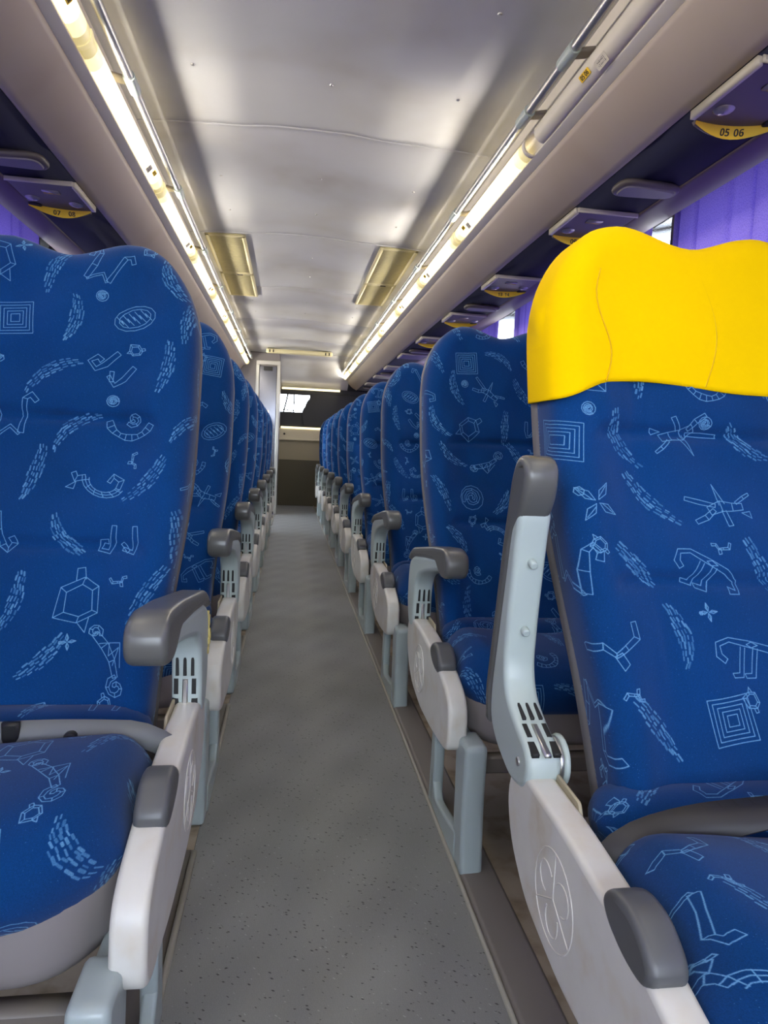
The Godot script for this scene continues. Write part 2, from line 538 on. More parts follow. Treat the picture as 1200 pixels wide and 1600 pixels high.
func make_materials() -> void:
	var tex := cloth_texture()
	for k in 4:
		var f := flat_mat("seat_cloth_%d" % k, Color.WHITE, 0.95)
		f.albedo_texture = tex
		var m := PPM / TN
		f.uv1_scale = Vector3(m, m, 1)
		f.uv1_offset = Vector3([0.1, 0.43, 0.71, 0.27][k], [0.05, 0.62, 0.3, 0.81][k], 0)
		f.rim_enabled = true
		f.rim = 0.25
		f.rim_tint = 0.7
		f.metallic_specular = 0.2
	var fl := flat_mat("floor_vinyl", Color.WHITE, 0.5)
	fl.albedo_texture = floor_texture()
	fl.uv1_scale = Vector3(1.25, 1.25, 1.0)
	fl.uv1_offset = Vector3(0.5, 0.3, 0)
	worn(flat_mat("under_floor", c8(164, 152, 134), 0.7), 3, Color(0.6, 0.55, 0.48), 0.02, 2.0)
	worn(flat_mat("panel_plastic", c8(216, 214, 206), 0.36), 4, Color(0.9, 0.86, 0.8), 0.012, 3.0)
	flat_mat("arm_plastic", c8(176, 188, 184), 0.34)
	flat_mat("cap_plastic", c8(92, 92, 90), 0.3)
	flat_mat("knob_plastic", c8(86, 87, 88), 0.38)
	flat_mat("leg_paint", c8(160, 172, 172), 0.28)
	flat_mat("skirt_plastic", c8(128, 122, 122), 0.55)
	flat_mat("shell_plastic", c8(108, 105, 104), 0.6)
	flat_mat("slot_dark", c8(28, 28, 28), 0.7)
	flat_mat("steel", c8(190, 188, 184), 0.28, 0.9)
	flat_mat("chrome", c8(196, 195, 192), 0.32, 0.85)
	flat_mat("belt_dark", c8(46, 45, 46), 0.5)
	flat_mat("belt_grey", c8(112, 115, 116), 0.42)
	flat_mat("black", c8(22, 22, 22), 0.5)
	flat_mat("foam", c8(206, 190, 120), 0.9)
	var y := flat_mat("yellow_cloth", c8(252, 206, 0), 0.95)
	y.rim_enabled = true
	y.rim = 0.1
	y.metallic_specular = 0.15
	flat_mat("yellow_thread", c8(226, 178, 0), 0.9)
	worn(flat_mat("ceiling_panel", c8(202, 202, 202), 0.34), 8, Color(0.86, 0.84, 0.8), 0.006, 0.7)
	worn(flat_mat("rack_panel", c8(180, 166, 152), 0.45), 9, Color(0.9, 0.87, 0.84), 0.006, 0.8)
	flat_mat("rack_lip", c8(176, 166, 152), 0.5)
	flat_mat("channel_cream", c8(226, 218, 202), 0.4)
	glow_mat("tube_mid", Color(1.0, 0.92, 0.66), 1.2)
	flat_mat("navy", c8(24, 25, 52), 0.8)
	flat_mat("brown_trim", c8(92, 74, 82), 0.6)
	flat_mat("service_grey", c8(92, 84, 78), 0.45)
	flat_mat("service_lip", c8(190, 182, 165), 0.4)
	flat_mat("lens", c8(170, 165, 172), 0.12, 0.3)
	flat_mat("sticker_yellow", c8(250, 206, 30), 0.5)
	flat_mat("sticker_white", c8(222, 214, 196), 0.5)
	flat_mat("ink", c8(40, 34, 20), 0.6)
	flat_mat("vent_cream", c8(214, 204, 160), 0.5)
	flat_mat("vent_mesh", c8(196, 186, 140), 0.6)
	flat_mat("wall_grey", c8(140, 134, 126), 0.6)
	flat_mat("rear_tan", c8(168, 158, 132), 0.6)
	flat_mat("rear_cream", c8(205, 196, 170), 0.5)
	flat_mat("rear_olive", c8(92, 86, 66), 0.6)
	flat_mat("door_metal", c8(112, 113, 122), 0.16, 0.85)
	flat_mat("door_frame", c8(182, 180, 174), 0.35, 0.3)
	flat_mat("trim_dark", c8(104, 98, 92), 0.45)
	flat_mat("trim_light", c8(150, 146, 134), 0.45)
	var cu := flat_mat("curtain", c8(150, 136, 206), 0.9)
	cu.backlight_enabled = true
	cu.backlight = Color(0.45, 0.42, 0.55)
	worn(cu, 21, Color(0.42, 0.38, 0.66), 0.2, 5.0)
	var gl := flat_mat("glass", Color(0.6, 0.6, 0.6, 0.08), 0.05)
	gl.transparency = BaseMaterial3D.TRANSPARENCY_ALPHA
	glow_mat("tube_glow", Color(1.0, 0.94, 0.78), 2.2)
	glow_mat("tube_dim", Color(1.0, 0.9, 0.5), 0.55)
	glow_mat("strip_glow", Color(1.0, 0.93, 0.72), 1.6)

# ---------------------------------------------------------------- the seats
const W := 0.455
const BACK := [[0.34, 0.235], [0.40, 0.20], [0.50, 0.15], [0.65, 0.075], [0.82, 0.0], [1.0, -0.052], [1.175, -0.09]]

func back_edge(y: float) -> float:
	return 0.026 * smoothstep(0.78, 0.38, y)

func back_top(x: float) -> float:
	var u := minf(x, W - x)
	if u < 0.122:
		return 0.97 + 0.206 * sqrt(maxf(0.0, 1 - pow(1 - maxf(u, 0) / 0.122, 2)))
	return 1.176 - 0.028 * smoothstep(0.122, W / 2, u)

# a padded slab that follows the backrest's outline: from height y0(x) to the top, front zf before the backrest curve, back zb behind it
func pillow(sp: Soup, y0: Callable, zf: float, zb: float, r: float, rb: float, grow: float, dress: bool, na: int, nb: int) -> void:
	var n0 := sp.g.size()
	var top := PackedVector2Array()
	for i in 49:
		var x := W * (0.5 - 0.5 * cos(PI * i / 48.0))
		top.append(Vector2(x, back_top(x)))
	var P := []
	var Q := []
	var D := []
	for i in na + 1:
		var a := lerpf(float(i) / na, 0.5 - 0.5 * cos(PI * i / float(na)), 0.75)
		var xa := a * W
		var yt := back_top(xa)
		var yb: float = y0.call(xa)
		var colp := []
		var colq := []
		var cold := []
		for j in nb + 1:
			var b := float(j) / nb
			b = lerpf(b, 1 - pow(1 - b, 1.6), 0.5)
			var y := lerpf(yb, yt, b)
			var e := back_edge(y)
			var x := lerpf(e, W - e, a)
			var d := minf(x - e, W - e - x)
			for k in 48:
				d = minf(d, Geometry2D.get_closest_point_to_segment(Vector2(xa, y), top[k], top[k + 1]).distance_to(Vector2(xa, y)))
			if not dress:
				d = minf(d, 1.0)
			elif j < 6:
				d = minf(d, y - yb + 0.004)
			var f := clampf(d / r, 0, 1)
			var ed := r * (1 - sqrt(1 - (1 - f) * (1 - f)))
			var fb := clampf(d / rb, 0, 1)
			var eb := rb * (1 - sqrt(1 - (1 - fb) * (1 - fb)))
			var s := smooth_table(BACK, y)
			var off := absf(x - W / 2) / (W / 2)
			var bol := 0.024 * smoothstep(0.5, 0.86, off) * (0.55 + 0.45 * smoothstep(1.05, 0.7, y))
			bol += 0.008 * (1 - off * off) * exp(-pow((y - 0.56) / 0.09, 2))
			bol += 0.012 * (1 - off) * exp(-pow((y - 0.99) / 0.08, 2))
			var gx := minf(absf(x - 0.118), absf(x - W + 0.118))
			if dress:
				var inside := smoothstep(0.76, 0.68, off * 0.98)
				bol += (0.007 * exp(-pow((y - 0.885) / 0.035, 2)) - 0.011 * exp(-pow((y - 0.845) / 0.009, 2))) * inside
				bol += (0.007 * exp(-pow((y - 0.675) / 0.035, 2)) - 0.011 * exp(-pow((y - 0.635) / 0.009, 2))) * inside
				bol -= 0.004 * exp(-pow(gx / 0.004, 2)) * smoothstep(0.45, 0.55, y)
				bol += 0.0035 * sin(x * 47.0 + y * 12.0) * sin(y * 31.0 - x * 9.0) * clampf(d / 0.05, 0, 1)
			var gv := Vector3(0, 0, 0)
			if grow > 0.0:
				gv.x = grow * (clampf((x - W / 2) / (W / 2), -1, 1))
				gv.y = grow * b
			colp.append(Vector3(x, y, s + zf + bol - ed) + gv)
			colq.append(Vector3(x, y, s - zb + eb) + gv)
			cold.append(Vector2(x, -y))
		P.append(colp)
		Q.append(colq)
		D.append(cold)
	for i in na:
		for j in nb:
			sp.quad(P[i][j], P[i + 1][j], P[i + 1][j + 1], P[i][j + 1], D[i][j], D[i + 1][j], D[i + 1][j + 1], D[i][j + 1], 1)
			sp.quad(Q[i][j], Q[i][j + 1], Q[i + 1][j + 1], Q[i + 1][j], D[i][j], D[i][j + 1], D[i + 1][j + 1], D[i + 1][j], 1)
	var rim := []
	for j in nb:
		rim.append([0, nb - j])
	for i in na:
		rim.append([i, 0])
	for j in nb:
		rim.append([na, j])
	for i in na:
		rim.append([na - i, nb])
	for k in rim.size():
		var a: Array = rim[k]
		var b: Array = rim[(k + 1) % rim.size()]
		var pa: Vector3 = P[a[0]][a[1]]
		var pb: Vector3 = P[b[0]][b[1]]
		var qa: Vector3 = Q[a[0]][a[1]]
		var qb: Vector3 = Q[b[0]][b[1]]
		var ua: Vector2 = D[a[0]][a[1]]
		var ub: Vector2 = D[b[0]][b[1]]
		var out := Vector2(signf(pa.x - W / 2), 0) if a[0] == 0 or a[0] == na else Vector2(0, -1)
		sp.quad(pb, pa, qa, qb, ub, ua, ua + out * (pa.z - qa.z), ub + out * (pb.z - qb.z), 1)
	sp.fix(n0)

const PAD_X := 0.026
const ARM_PIVOT := Vector2(0.108, 0.40)

func seat_mesh(nm: String, m: float, variant := 0) -> ArrayMesh:
	var key := "%s/%d/%d" % [nm, int(m), variant]
	if cache.has(key):
		return cache[key]
	var sp := Soup.new()
	var mat: Material
	match nm:
		"backrest":
			mat = mats["seat_cloth_%d" % variant]
			pillow(sp, func(_x): return 0.355, 0.0, 0.085, 0.04, 0.02, 0.0, true, 52, 130)
		"back_shell":
			mat = mats.shell_plastic
			pillow(sp, func(_x): return 0.33, -0.088, 0.112, 0.012, 0.015, 0.0, false, 24, 30)
		"headrest_cover":
			mat = mats.yellow_cloth
			pillow(sp, func(x): return 0.918 - 0.03 * smoothstep(0.085, 0.0, x) + 0.006 * smoothstep(0.05, 0.14, x) - 0.012 * smoothstep(0.12, 0.3, x), 0.006, 0.118, 0.042, 0.03, 0.006, false, 44, 40)
		"cover_seam":
			mat = mats.yellow_thread
			for xs in [[0.072, 0.235][variant]]:
				var path := []
				for i in 15:
					var y := lerpf(0.92, 1.12, i / 14.0)
					var x: float = xs + (0.01 * sin(i * 0.5) if xs < 0.1 else 0.02 * sin(i * 0.24) - 0.012)
					var off := absf(x - W / 2) / (W / 2)
					var bol := 0.024 * smoothstep(0.5, 0.86, off) * (0.55 + 0.45 * smoothstep(1.05, 0.7, y)) + 0.012 * (1 - off) * exp(-pow((y - 0.99) / 0.08, 2))
					path.append(Vector3(x, y, smooth_table(BACK, y) + 0.0062 + bol - (0.0 if y < 1.10 else 0.003)))
				tube(sp, path, 0.0011, 5)
		"lumbar_roll":
			mat = mats["seat_cloth_%d" % variant]
			var rings := []
			var us := PackedFloat32Array()
			for i in 21:
				var x := lerpf(0.018, W - 0.018, 0.5 - 0.5 * cos(PI * i / 20.0))
				var d := minf(x - 0.018, W - 0.018 - x)
				var k := sqrt(maxf(0.02, 1 - pow(1 - clampf(d / 0.05, 0, 1), 2)))
				var ring := PackedVector3Array()
				for q in circle(1.0, 18):
					ring.append(Vector3(x, 0.366 + q.y * 0.046 * k, 0.216 + q.x * 0.068 * k))
				rings.append(ring)
				us.append(x)
			loft(sp, rings, us)
		"seat_cushion":
			mat = mats["seat_cloth_%d" % variant]
			var prof := round_poly([Vector2(0.255, 0.30), Vector2(0.262, 0.37), Vector2(0.298, 0.408), Vector2(0.35, 0.427), Vector2(0.44, 0.424), Vector2(0.51, 0.413), Vector2(0.555, 0.385), Vector2(0.572, 0.345), Vector2(0.562, 0.31), Vector2(0.54, 0.295)], 0.03, 3)
			var rings := []
			var us := PackedFloat32Array()
			for i in 33:
				var x := W * (0.5 - 0.5 * cos(PI * i / 32.0))
				var d := minf(x, W - x)
				var k := sqrt(maxf(0.01, 1 - pow(1 - clampf(d / 0.05, 0, 1), 2)))
				var fr := 1 - 0.36 * pow(1 - clampf(d / 0.13, 0, 1), 2.2)
				var ring := PackedVector3Array()
				for q in prof:
					var s := 0.29 + (q.x - 0.29) * fr
					var sink := 0.012 * exp(-pow((x - W / 2) / 0.11, 2)) * smoothstep(0.33, 0.38, q.y)
					ring.append(Vector3(x, 0.335 + (q.y - 0.335) * k - sink, s))
				rings.append(ring)
				us.append(x)
			loft(sp, rings, us)
		"seat_skirt":
			mat = mats.skirt_plastic
			var pl := round_poly([Vector2(0.012, 0.12), Vector2(W * 2 + 0.0, 0.12), Vector2(W * 2 + 0.0, 0.545), Vector2(0.085, 0.545), Vector2(0.03, 0.47), Vector2(0.012, 0.38)], 0.05, 4)
			ext(sp, pl, "y", 0.225, 0.335, 0.03, 4)
		"side_panel":
			mat = mats.panel_plastic
			var pl := round_poly([Vector2(0.085, 0.392), Vector2(0.25, 0.388), Vector2(0.41, 0.372), Vector2(0.515, 0.342), Vector2(0.55, 0.315), Vector2(0.553, 0.24), Vector2(0.53, 0.219), Vector2(0.40, 0.207), Vector2(0.27, 0.207), Vector2(0.155, 0.228), Vector2(0.088, 0.275), Vector2(0.062, 0.335)], 0.03, 4)
			ext(sp, pl, "x", -0.016, 0.024, 0.008, 4)
		"edge_clip":
			mat = mats.rear_tan
			ext(sp, round_poly([Vector2(0.118, 0.380), Vector2(0.118, 0.397), Vector2(0.21, 0.394), Vector2(0.222, 0.372)], 0.004, 2), "x", 0.0235, 0.028, 0.001, 1)
		"panel_emblem":
			mat = mats.panel_plastic
			var c := Vector2(0.245, 0.295)
			var ring := []
			for i in 33:
				ring.append(Vector3(-0.0162, c.y + sin(TAU * i / 32) * 0.056, c.x + cos(TAU * i / 32) * 0.056))
			tube(sp, ring, 0.001, 6)
			for k in 3:
				var a := PI / 2 + k * TAU / 3
				tube(sp, [Vector3(-0.0162, c.y, c.x), Vector3(-0.0162, c.y + sin(a) * 0.027, c.x + cos(a) * 0.027), Vector3(-0.0162, c.y + sin(a) * 0.055, c.x + cos(a) * 0.055)], 0.001, 6)
				var lobe := []
				for i in 13:
					var b := a + PI / 3 + lerpf(-0.75, 0.75, i / 12.0)
					var rr := 0.046 - 0.022 * pow(absf(i / 6.0 - 1.0), 2.0)
					lobe.append(Vector3(-0.0162, c.y + sin(b) * rr, c.x + cos(b) * rr))
				tube(sp, lobe, 0.001, 6)
		"recline_knob":
			mat = mats.knob_plastic
			var pl := round_poly([Vector2(0.355, 0.383), Vector2(0.38, 0.402), Vector2(0.42, 0.402), Vector2(0.452, 0.38), Vector2(0.457, 0.36), Vector2(0.44, 0.346), Vector2(0.405, 0.348), Vector2(0.368, 0.362)], 0.016, 4)
			ext(sp, pl, "x", -0.0185, 0.022, 0.009, 4)
		"arm_post":
			mat = mats.arm_plastic
			var pl := round_poly([Vector2(0.071, 0.388), Vector2(0.084, 0.369), Vector2(0.108, 0.362), Vector2(0.132, 0.369), Vector2(0.144, 0.390), Vector2(0.143, 0.43), Vector2(0.152, 0.485), Vector2(0.185, 0.512), Vector2(0.26, 0.532), Vector2(0.36, 0.553), Vector2(0.415, 0.560), Vector2(0.40, 0.59), Vector2(0.25, 0.568), Vector2(0.12, 0.55), Vector2(0.07, 0.532), Vector2(0.055, 0.49), Vector2(0.056, 0.42)], 0.022, 4)
			ext(sp, pl, "x", -0.018, 0.030, 0.009, 4)
		"arm_cap":
			mat = mats.cap_plastic
			var pl := round_poly([Vector2(0.054, 0.525), Vector2(0.064, 0.55), Vector2(0.10, 0.568), Vector2(0.22, 0.587), Vector2(0.34, 0.606), Vector2(0.44, 0.617), Vector2(0.476, 0.608), Vector2(0.484, 0.582), Vector2(0.474, 0.560), Vector2(0.44, 0.551), Vector2(0.408, 0.556), Vector2(0.37, 0.576), Vector2(0.24, 0.563), Vector2(0.11, 0.545)], 0.016, 4)
			ext(sp, pl, "x", -0.0205, 0.029, 0.010, 4)
		"arm_slots":
			mat = mats.slot_dark
			for k in 3:
				box(sp, Vector3(-0.004 + k * 0.012, 0.462, 0.1465), Vector3(0.005, 0.05, 0.006), 0.001)
			for k in [0, 1]:
				box(sp, Vector3(-0.006 + k * 0.028, 0.418, 0.141), Vector3(0.007, 0.026, 0.008), 0.001)
				box(sp, Vector3(-0.007 + k * 0.03, 0.386, 0.1395), Vector3(0.01, 0.024, 0.008), 0.001)
		"arm_link":
			mat = mats.steel
			box(sp, Vector3(0.008, 0.40, 0.142), Vector3(0.009, 0.06, 0.008), 0.002)
		"arm_screw":
			mat = mats.arm_plastic
			ext(sp, at_poly(circle(0.0062, 12), Vector2(0.008, 0.235 + 0.1 * variant)), "y", 0.515 + 0.02 * variant, 0.528 + 0.022 * variant, 0.002, 2)
		"hinge_disc":
			mat = mats.arm_plastic
			ext(sp, at_poly(circle(0.035, 24), ARM_PIVOT), "x", 0.036, 0.044, 0.003, 2)
		"hinge_plate":
			mat = mats.steel
			ext(sp, at_poly(circle(0.032, 24), ARM_PIVOT), "x", 0.0295, 0.0362, 0.001, 1)
		"hinge_screw":
			mat = mats.steel
			ext(sp, at_poly(circle(0.006, 10), ARM_PIVOT + Vector2(0.0, -0.002)), "x", -0.0205, -0.017, 0.0012, 2)
		"leg_frame":
			mat = mats.leg_paint
			# front post, foot and rear post as one bent plate with an opening
			var n := 5
			ext(sp, round_poly([Vector2(0.535, 0.0), Vector2(0.612, 0.0), Vector2(0.606, 0.06), Vector2(0.60, 0.14), Vector2(0.603, 0.26), Vector2(0.52, 0.26), Vector2(0.53, 0.14)], 0.015, n), "x", 0.008, 0.052, 0.009, 3)
			ext(sp, round_poly([Vector2(0.315, 0.0), Vector2(0.36, 0.0), Vector2(0.362, 0.24), Vector2(0.325, 0.24)], 0.01, n), "x", 0.006, 0.03, 0.006, 3)
			ext(sp, round_poly([Vector2(0.335, 0.0), Vector2(0.56, 0.0), Vector2(0.56, 0.07), Vector2(0.52, 0.06), Vector2(0.385, 0.04), Vector2(0.335, 0.1)], 0.015, n), "x", 0.006, 0.026, 0.005, 3)
			ext(sp, round_poly([Vector2(0.325, 0.21), Vector2(0.59, 0.21), Vector2(0.59, 0.25), Vector2(0.325, 0.25)], 0.01, n), "x", 0.012, 0.045, 0.005, 2)
		"frame_beam":
			mat = mats.trim_dark
			box(sp, Vector3(W + 0.01, 0.195, 0.53), Vector3(W * 2 - 0.08, 0.035, 0.03), 0.004)
			box(sp, Vector3(W + 0.01, 0.195, 0.34), Vector3(W * 2 - 0.08, 0.035, 0.03), 0.004)
			box(sp, Vector3(W * 2 - 0.02, 0.105, 0.43), Vector3(0.03, 0.21, 0.2), 0.004)
	cache[key] = commit(sp, mat, m)
	return cache[key]

func make_seat(m: float, label: String, group: String, raised := false, cover := false, variant := 0) -> Node3D:
	var o := thing("coach_seat", label, "coach seat", Vector3.ZERO, group)
	for k in 2:
		for nm in ["backrest", "back_shell", "lumbar_roll", "seat_cushion"]:
			mi(o, nm, seat_mesh(nm, m, (variant + k) % 4 if nm != "back_shell" else 0)).transform = Transform3D(Basis.from_scale(Vector3(1.0 - 0.07 * k, 1, 1)), Vector3(m * (PAD_X + k * (W + 0.006)), 0, 0))
	mi(o, "seat_skirt", seat_mesh("seat_skirt", m))
	var pn := mi(o, "side_panel", seat_mesh("side_panel", m))
	mi(pn, "panel_emblem", seat_mesh("panel_emblem", m))
	mi(pn, "edge_clip", seat_mesh("edge_clip", m))
	mi(o, "recline_knob", seat_mesh("recline_knob", m))
	mi(o, "leg_frame", seat_mesh("leg_frame", m))
	mi(o, "frame_beam", seat_mesh("frame_beam", m))
	var arm := mi(o, "armrest", seat_mesh("arm_post", m))
	var cap := mi(arm, "armrest_cap", seat_mesh("arm_cap", m))
	cap.set_meta("label", "dark grey armrest cap")
	mi(arm, "slot_panel", seat_mesh("arm_slots", m))
	mi(arm, "hinge_link", seat_mesh("arm_link", m))
	if raised:
		mi(arm, "cover_screw", seat_mesh("arm_screw", m, 0))
		mi(arm, "cover_screw", seat_mesh("arm_screw", m, 1))
		mi(arm, "hinge_screw", seat_mesh("hinge_screw", m))
		mi(arm, "hinge_disc", seat_mesh("hinge_disc", m))
		mi(arm, "hinge_plate", seat_mesh("hinge_plate", m))
		var t := Transform3D(Basis(Vector3.RIGHT, deg_to_rad(-71.0)), Vector3.ZERO)
		var pv := Vector3(0, ARM_PIVOT.y, ARM_PIVOT.x)
		arm.transform = Transform3D(t.basis, pv - t.basis * pv)
	if cover:
		var hc := mi(o, "headrest_cover", seat_mesh("headrest_cover", m))
		hc.position.x = m * PAD_X
		hc.set_meta("label", "plain yellow cloth headrest cover")
		mi(hc, "seam", seat_mesh("cover_seam", m, 0))
		mi(hc, "seam", seat_mesh("cover_seam", m, 1))
	return o

func copy_of(o: Node3D, label: String) -> Node3D:
	var c: Node3D = o.duplicate()
	c.name = numbered("coach_seat")
	add_child(c)
	c.set_meta("label", label)
	return c

func belt_mesh(path: Array, wd: float, tk: float, mat: Material, up: Array) -> ArrayMesh:
	var sp := Soup.new()
	var rings := []
	var us := PackedFloat32Array()
	for i in path.size():
		var a: Vector3 = path[maxi(i - 1, 0)]
		var b: Vector3 = path[mini(i + 1, path.size() - 1)]
		var d := (b - a).normalized()
		var n: Vector3 = up[i]
		n = (n - d * n.dot(d)).normalized()
		var x := n.cross(d).normalized()
		rings.append(PackedVector3Array([path[i] - x * wd / 2 - n * tk / 2, path[i] + x * wd / 2 - n * tk / 2, path[i] + x * wd / 2 + n * tk / 2, path[i] - x * wd / 2 + n * tk / 2]))
		us.append(i)
	loft(sp, rings, us)
	return commit(sp, mat)

# ---------------------------------------------------------------- lettering
func letters(parent: Node, text: String, size: float, at: Vector3, right: Vector3, up: Vector3, mat: Material) -> MeshInstance3D:
	var tm := TextMesh.new()
	var f := SystemFont.new()
	f.font_names = PackedStringArray(["Droid Sans"])
	f.font_weight = 700
	tm.font = f
	tm.text = text
	tm.font_size = 64
	tm.pixel_size = size / 46.0
	tm.depth = 0.0006
	tm.curve_step = 4.0
	tm.material = mat
	var o := mi(parent, "lettering", tm)
	o.transform = Transform3D(Basis(right.normalized(), up.normalized(), right.cross(up).normalized()), at)
	return o

func _ready() -> void:
	rng.seed = 7
	# --- camera
	var cam := Camera3D.new()
	cam.name = "camera"
	add_child(cam)
	cam.keep_aspect = Camera3D.KEEP_HEIGHT
	cam.fov = rad_to_deg(2.0 * atan(800.0 / 1050.0))
	cam.near = 0.02
	cam.far = 200.0
	cam.transform = Transform3D(Basis(Vector3(0.98942026, 0.04476667, 0.13799818), Vector3(-0.03152467, 0.99481493, -0.0966926), Vector3(-0.14161126, 0.09131927, 0.98570129)), Vector3(-0.09, 0.813, 0.0))
	cam.current = true
	# --- sky, sun, exposure
	var sky := ProceduralSkyMaterial.new()
	sky.sky_top_color = Color(0.78, 0.83, 0.9)
	sky.sky_horizon_color = Color(0.86, 0.9, 0.94)
	sky.ground_bottom_color = Color(0.42, 0.42, 0.42)
	sky.ground_horizon_color = Color(0.66, 0.67, 0.67)
	sky.sky_energy_multiplier = 1.0
	sky.ground_energy_multiplier = 1.0
	var env := Environment.new()
	env.background_mode = Environment.BG_SKY
	env.sky = Sky.new()
	env.sky.sky_material = sky
	env.background_energy_multiplier = 20.0
	env.tonemap_mode = Environment.TONE_MAPPER_LINEAR
	env.tonemap_exposure = 1.0
	env.sdfgi_enabled = true
	env.ssao_enabled = true
	env.ssil_enabled = true
	var we := WorldEnvironment.new()
	we.name = "world_environment"
	we.environment = env
	add_child(we)
	var sun := DirectionalLight3D.new()
	sun.name = "sun"
	sun.light_color = Color(1.0, 0.84, 0.78)
	sun.light_energy = 6.0
	sun.light_angular_distance = 1.0
	sun.shadow_enabled = true
	add_child(sun)
	sun.look_at_from_position(Vector3(3.0, 5.2, 1.0), Vector3(0, 0, 0.4), Vector3.UP)

	make_materials()
	build_shell()
	build_ceiling()
	build_racks()
	build_windows()
	build_rear()
	build_seats()
	build_lights()
	build_rails()
	build_service()
	build_vents()

const ZF := 2.4          # front end
const ZR := -9.25        # rear wall
const RPIL := [-2.2, -0.6, 0.75, 2.27, 3.91, 5.98, 7.6, 9.1]
const LPIL := [-2.2, -0.3, 1.6, 3.46, 5.3, 7.1, 8.9]

func build_shell() -> void:
	var sp := Soup.new()
	box(sp, Vector3(0, -0.06, (ZF + ZR) / 2), Vector3(2.72, 0.12, ZF - ZR + 0.2), 0.0)
	var fl := struct_mesh("floor", sp, mats.under_floor)
	sp = Soup.new()
	ext(sp, PackedVector2Array([Vector2(-0.254, ZR), Vector2(0.266, ZR), Vector2(0.266, ZF), Vector2(-0.254, ZF)]), "y", -0.002, 0.004, 0.001, 1)
	var av := mi(fl, "aisle_vinyl", commit(sp, mats.floor_vinyl))
	av.set_meta("label", "speckled grey vinyl strip along the aisle")
	# trims along the aisle: broken by the seat legs on one side, a channel on the other
	var t := struct_node("trim_1")
	for k in 11:
		var z0 := 1.25 - 0.765 * k - 0.0
		sp = Soup.new()
		box(sp, Vector3(-0.252, 0.006, z0 - 1.24 - 0.27), Vector3(0.010, 0.014, 0.54), 0.003)
		mi(t, "trim_strip", commit(sp, mats.trim_light))
		sp = Soup.new()
		box(sp, Vector3(-0.284, 0.003, z0 - 1.24 - 0.27), Vector3(0.05, 0.008, 0.56), 0.002)
		mi(t, "trim_base", commit(sp, mats.trim_dark))
	t = struct_node("trim_2")
	sp = Soup.new()
	ext(sp, round_poly([Vector2(0.256, 0.0), Vector2(0.256, 0.006), Vector2(0.264, 0.013), Vector2(0.325, 0.016), Vector2(0.336, 0.0)], 0.004, 3), "z", ZR + 0.3, ZF, 0.001, 1)
	mi(t, "channel_cover", commit(sp, mats.trim_dark))
	sp = Soup.new()
	box(sp, Vector3(0.2535, 0.006, (ZR + ZF) / 2), Vector3(0.006, 0.013, ZF - ZR), 0.002)
	mi(t, "trim_edge", commit(sp, mats.trim_light))
	# side walls with window openings
	for m in [-1.0, 1.0]:
		var w := struct_node("wall_right" if m > 0 else "wall_left")
		sp = Soup.new()
		box(sp, Vector3(1.265 * m, 0.425, (ZF + ZR) / 2), Vector3(0.06, 0.85, ZF - ZR + 0.1), 0.0)
		box(sp, Vector3(1.265 * m, 1.86, (ZF + ZR) / 2), Vector3(0.06, 0.22, ZF - ZR + 0.1), 0.0)
		mi(w, "wall_panel", commit(sp, mats.wall_grey))
		for d in (RPIL if m > 0 else LPIL):
			sp = Soup.new()
			box(sp, Vector3(1.26 * m, 1.30, -d), Vector3(0.07, 0.90, 0.085), 0.004)
			mi(w, "window_pillar", commit(sp, mats.black))
		sp = Soup.new()
		ext(sp, PackedVector2Array([Vector2(0.985 * m, 1.599), Vector2(1.0 * m, 1.596), Vector2(1.168 * m, 1.648), Vector2(1.172 * m, 1.654), Vector2(1.172 * m, 1.672), Vector2(1.235 * m, 1.71), Vector2(1.235 * m, 1.74), Vector2(1.15 * m, 1.70), Vector2(1.065 * m, 1.655), Vector2(1.065 * m, 1.623)]), "z", ZR, ZF, 0.003, 1)
		mi(w, "curtain_pelmet", commit(sp, mats.brown_trim))
		sp = Soup.new()
		box(sp, Vector3(1.15 * m, 0.12, (ZF + ZR) / 2), Vector3(0.18, 0.24, ZF - ZR), 0.01)
		mi(w, "heater_duct", commit(sp, mats.trim_dark))
	# front wall round the open windscreen
	var f := struct_node("wall_front")
	sp = Soup.new()
	box(sp, Vector3(0, 0.35, ZF), Vector3(2.6, 0.7, 0.06), 0.0)
	box(sp, Vector3(0, 1.93, ZF), Vector3(2.6, 0.2, 0.06), 0.0)
	box(sp, Vector3(-1.2, 1.25, ZF), Vector3(0.2, 1.2, 0.06), 0.0)
	box(sp, Vector3(1.2, 1.25, ZF), Vector3(0.2, 1.2, 0.06), 0.0)
	mi(f, "front_panel", commit(sp, mats.wall_grey))
	sp = Soup.new()
	box(sp, Vector3(0, 1.265, ZF), Vector3(2.2, 1.14, 0.006), 0.0)
	mi(f, "windscreen", commit(sp, mats.glass))

func ceil_y(x: float) -> float:
	var a := absf(x)
	return smooth_table([[0.0, 1.9055], [0.13, 1.9035], [0.155, 1.902], [0.23, 1.8945], [0.26, 1.893], [0.36, 1.8905], [0.5, 1.885], [0.62, 1.876]], absf(x + 0.05) if absf(x) < 0.4 else a)

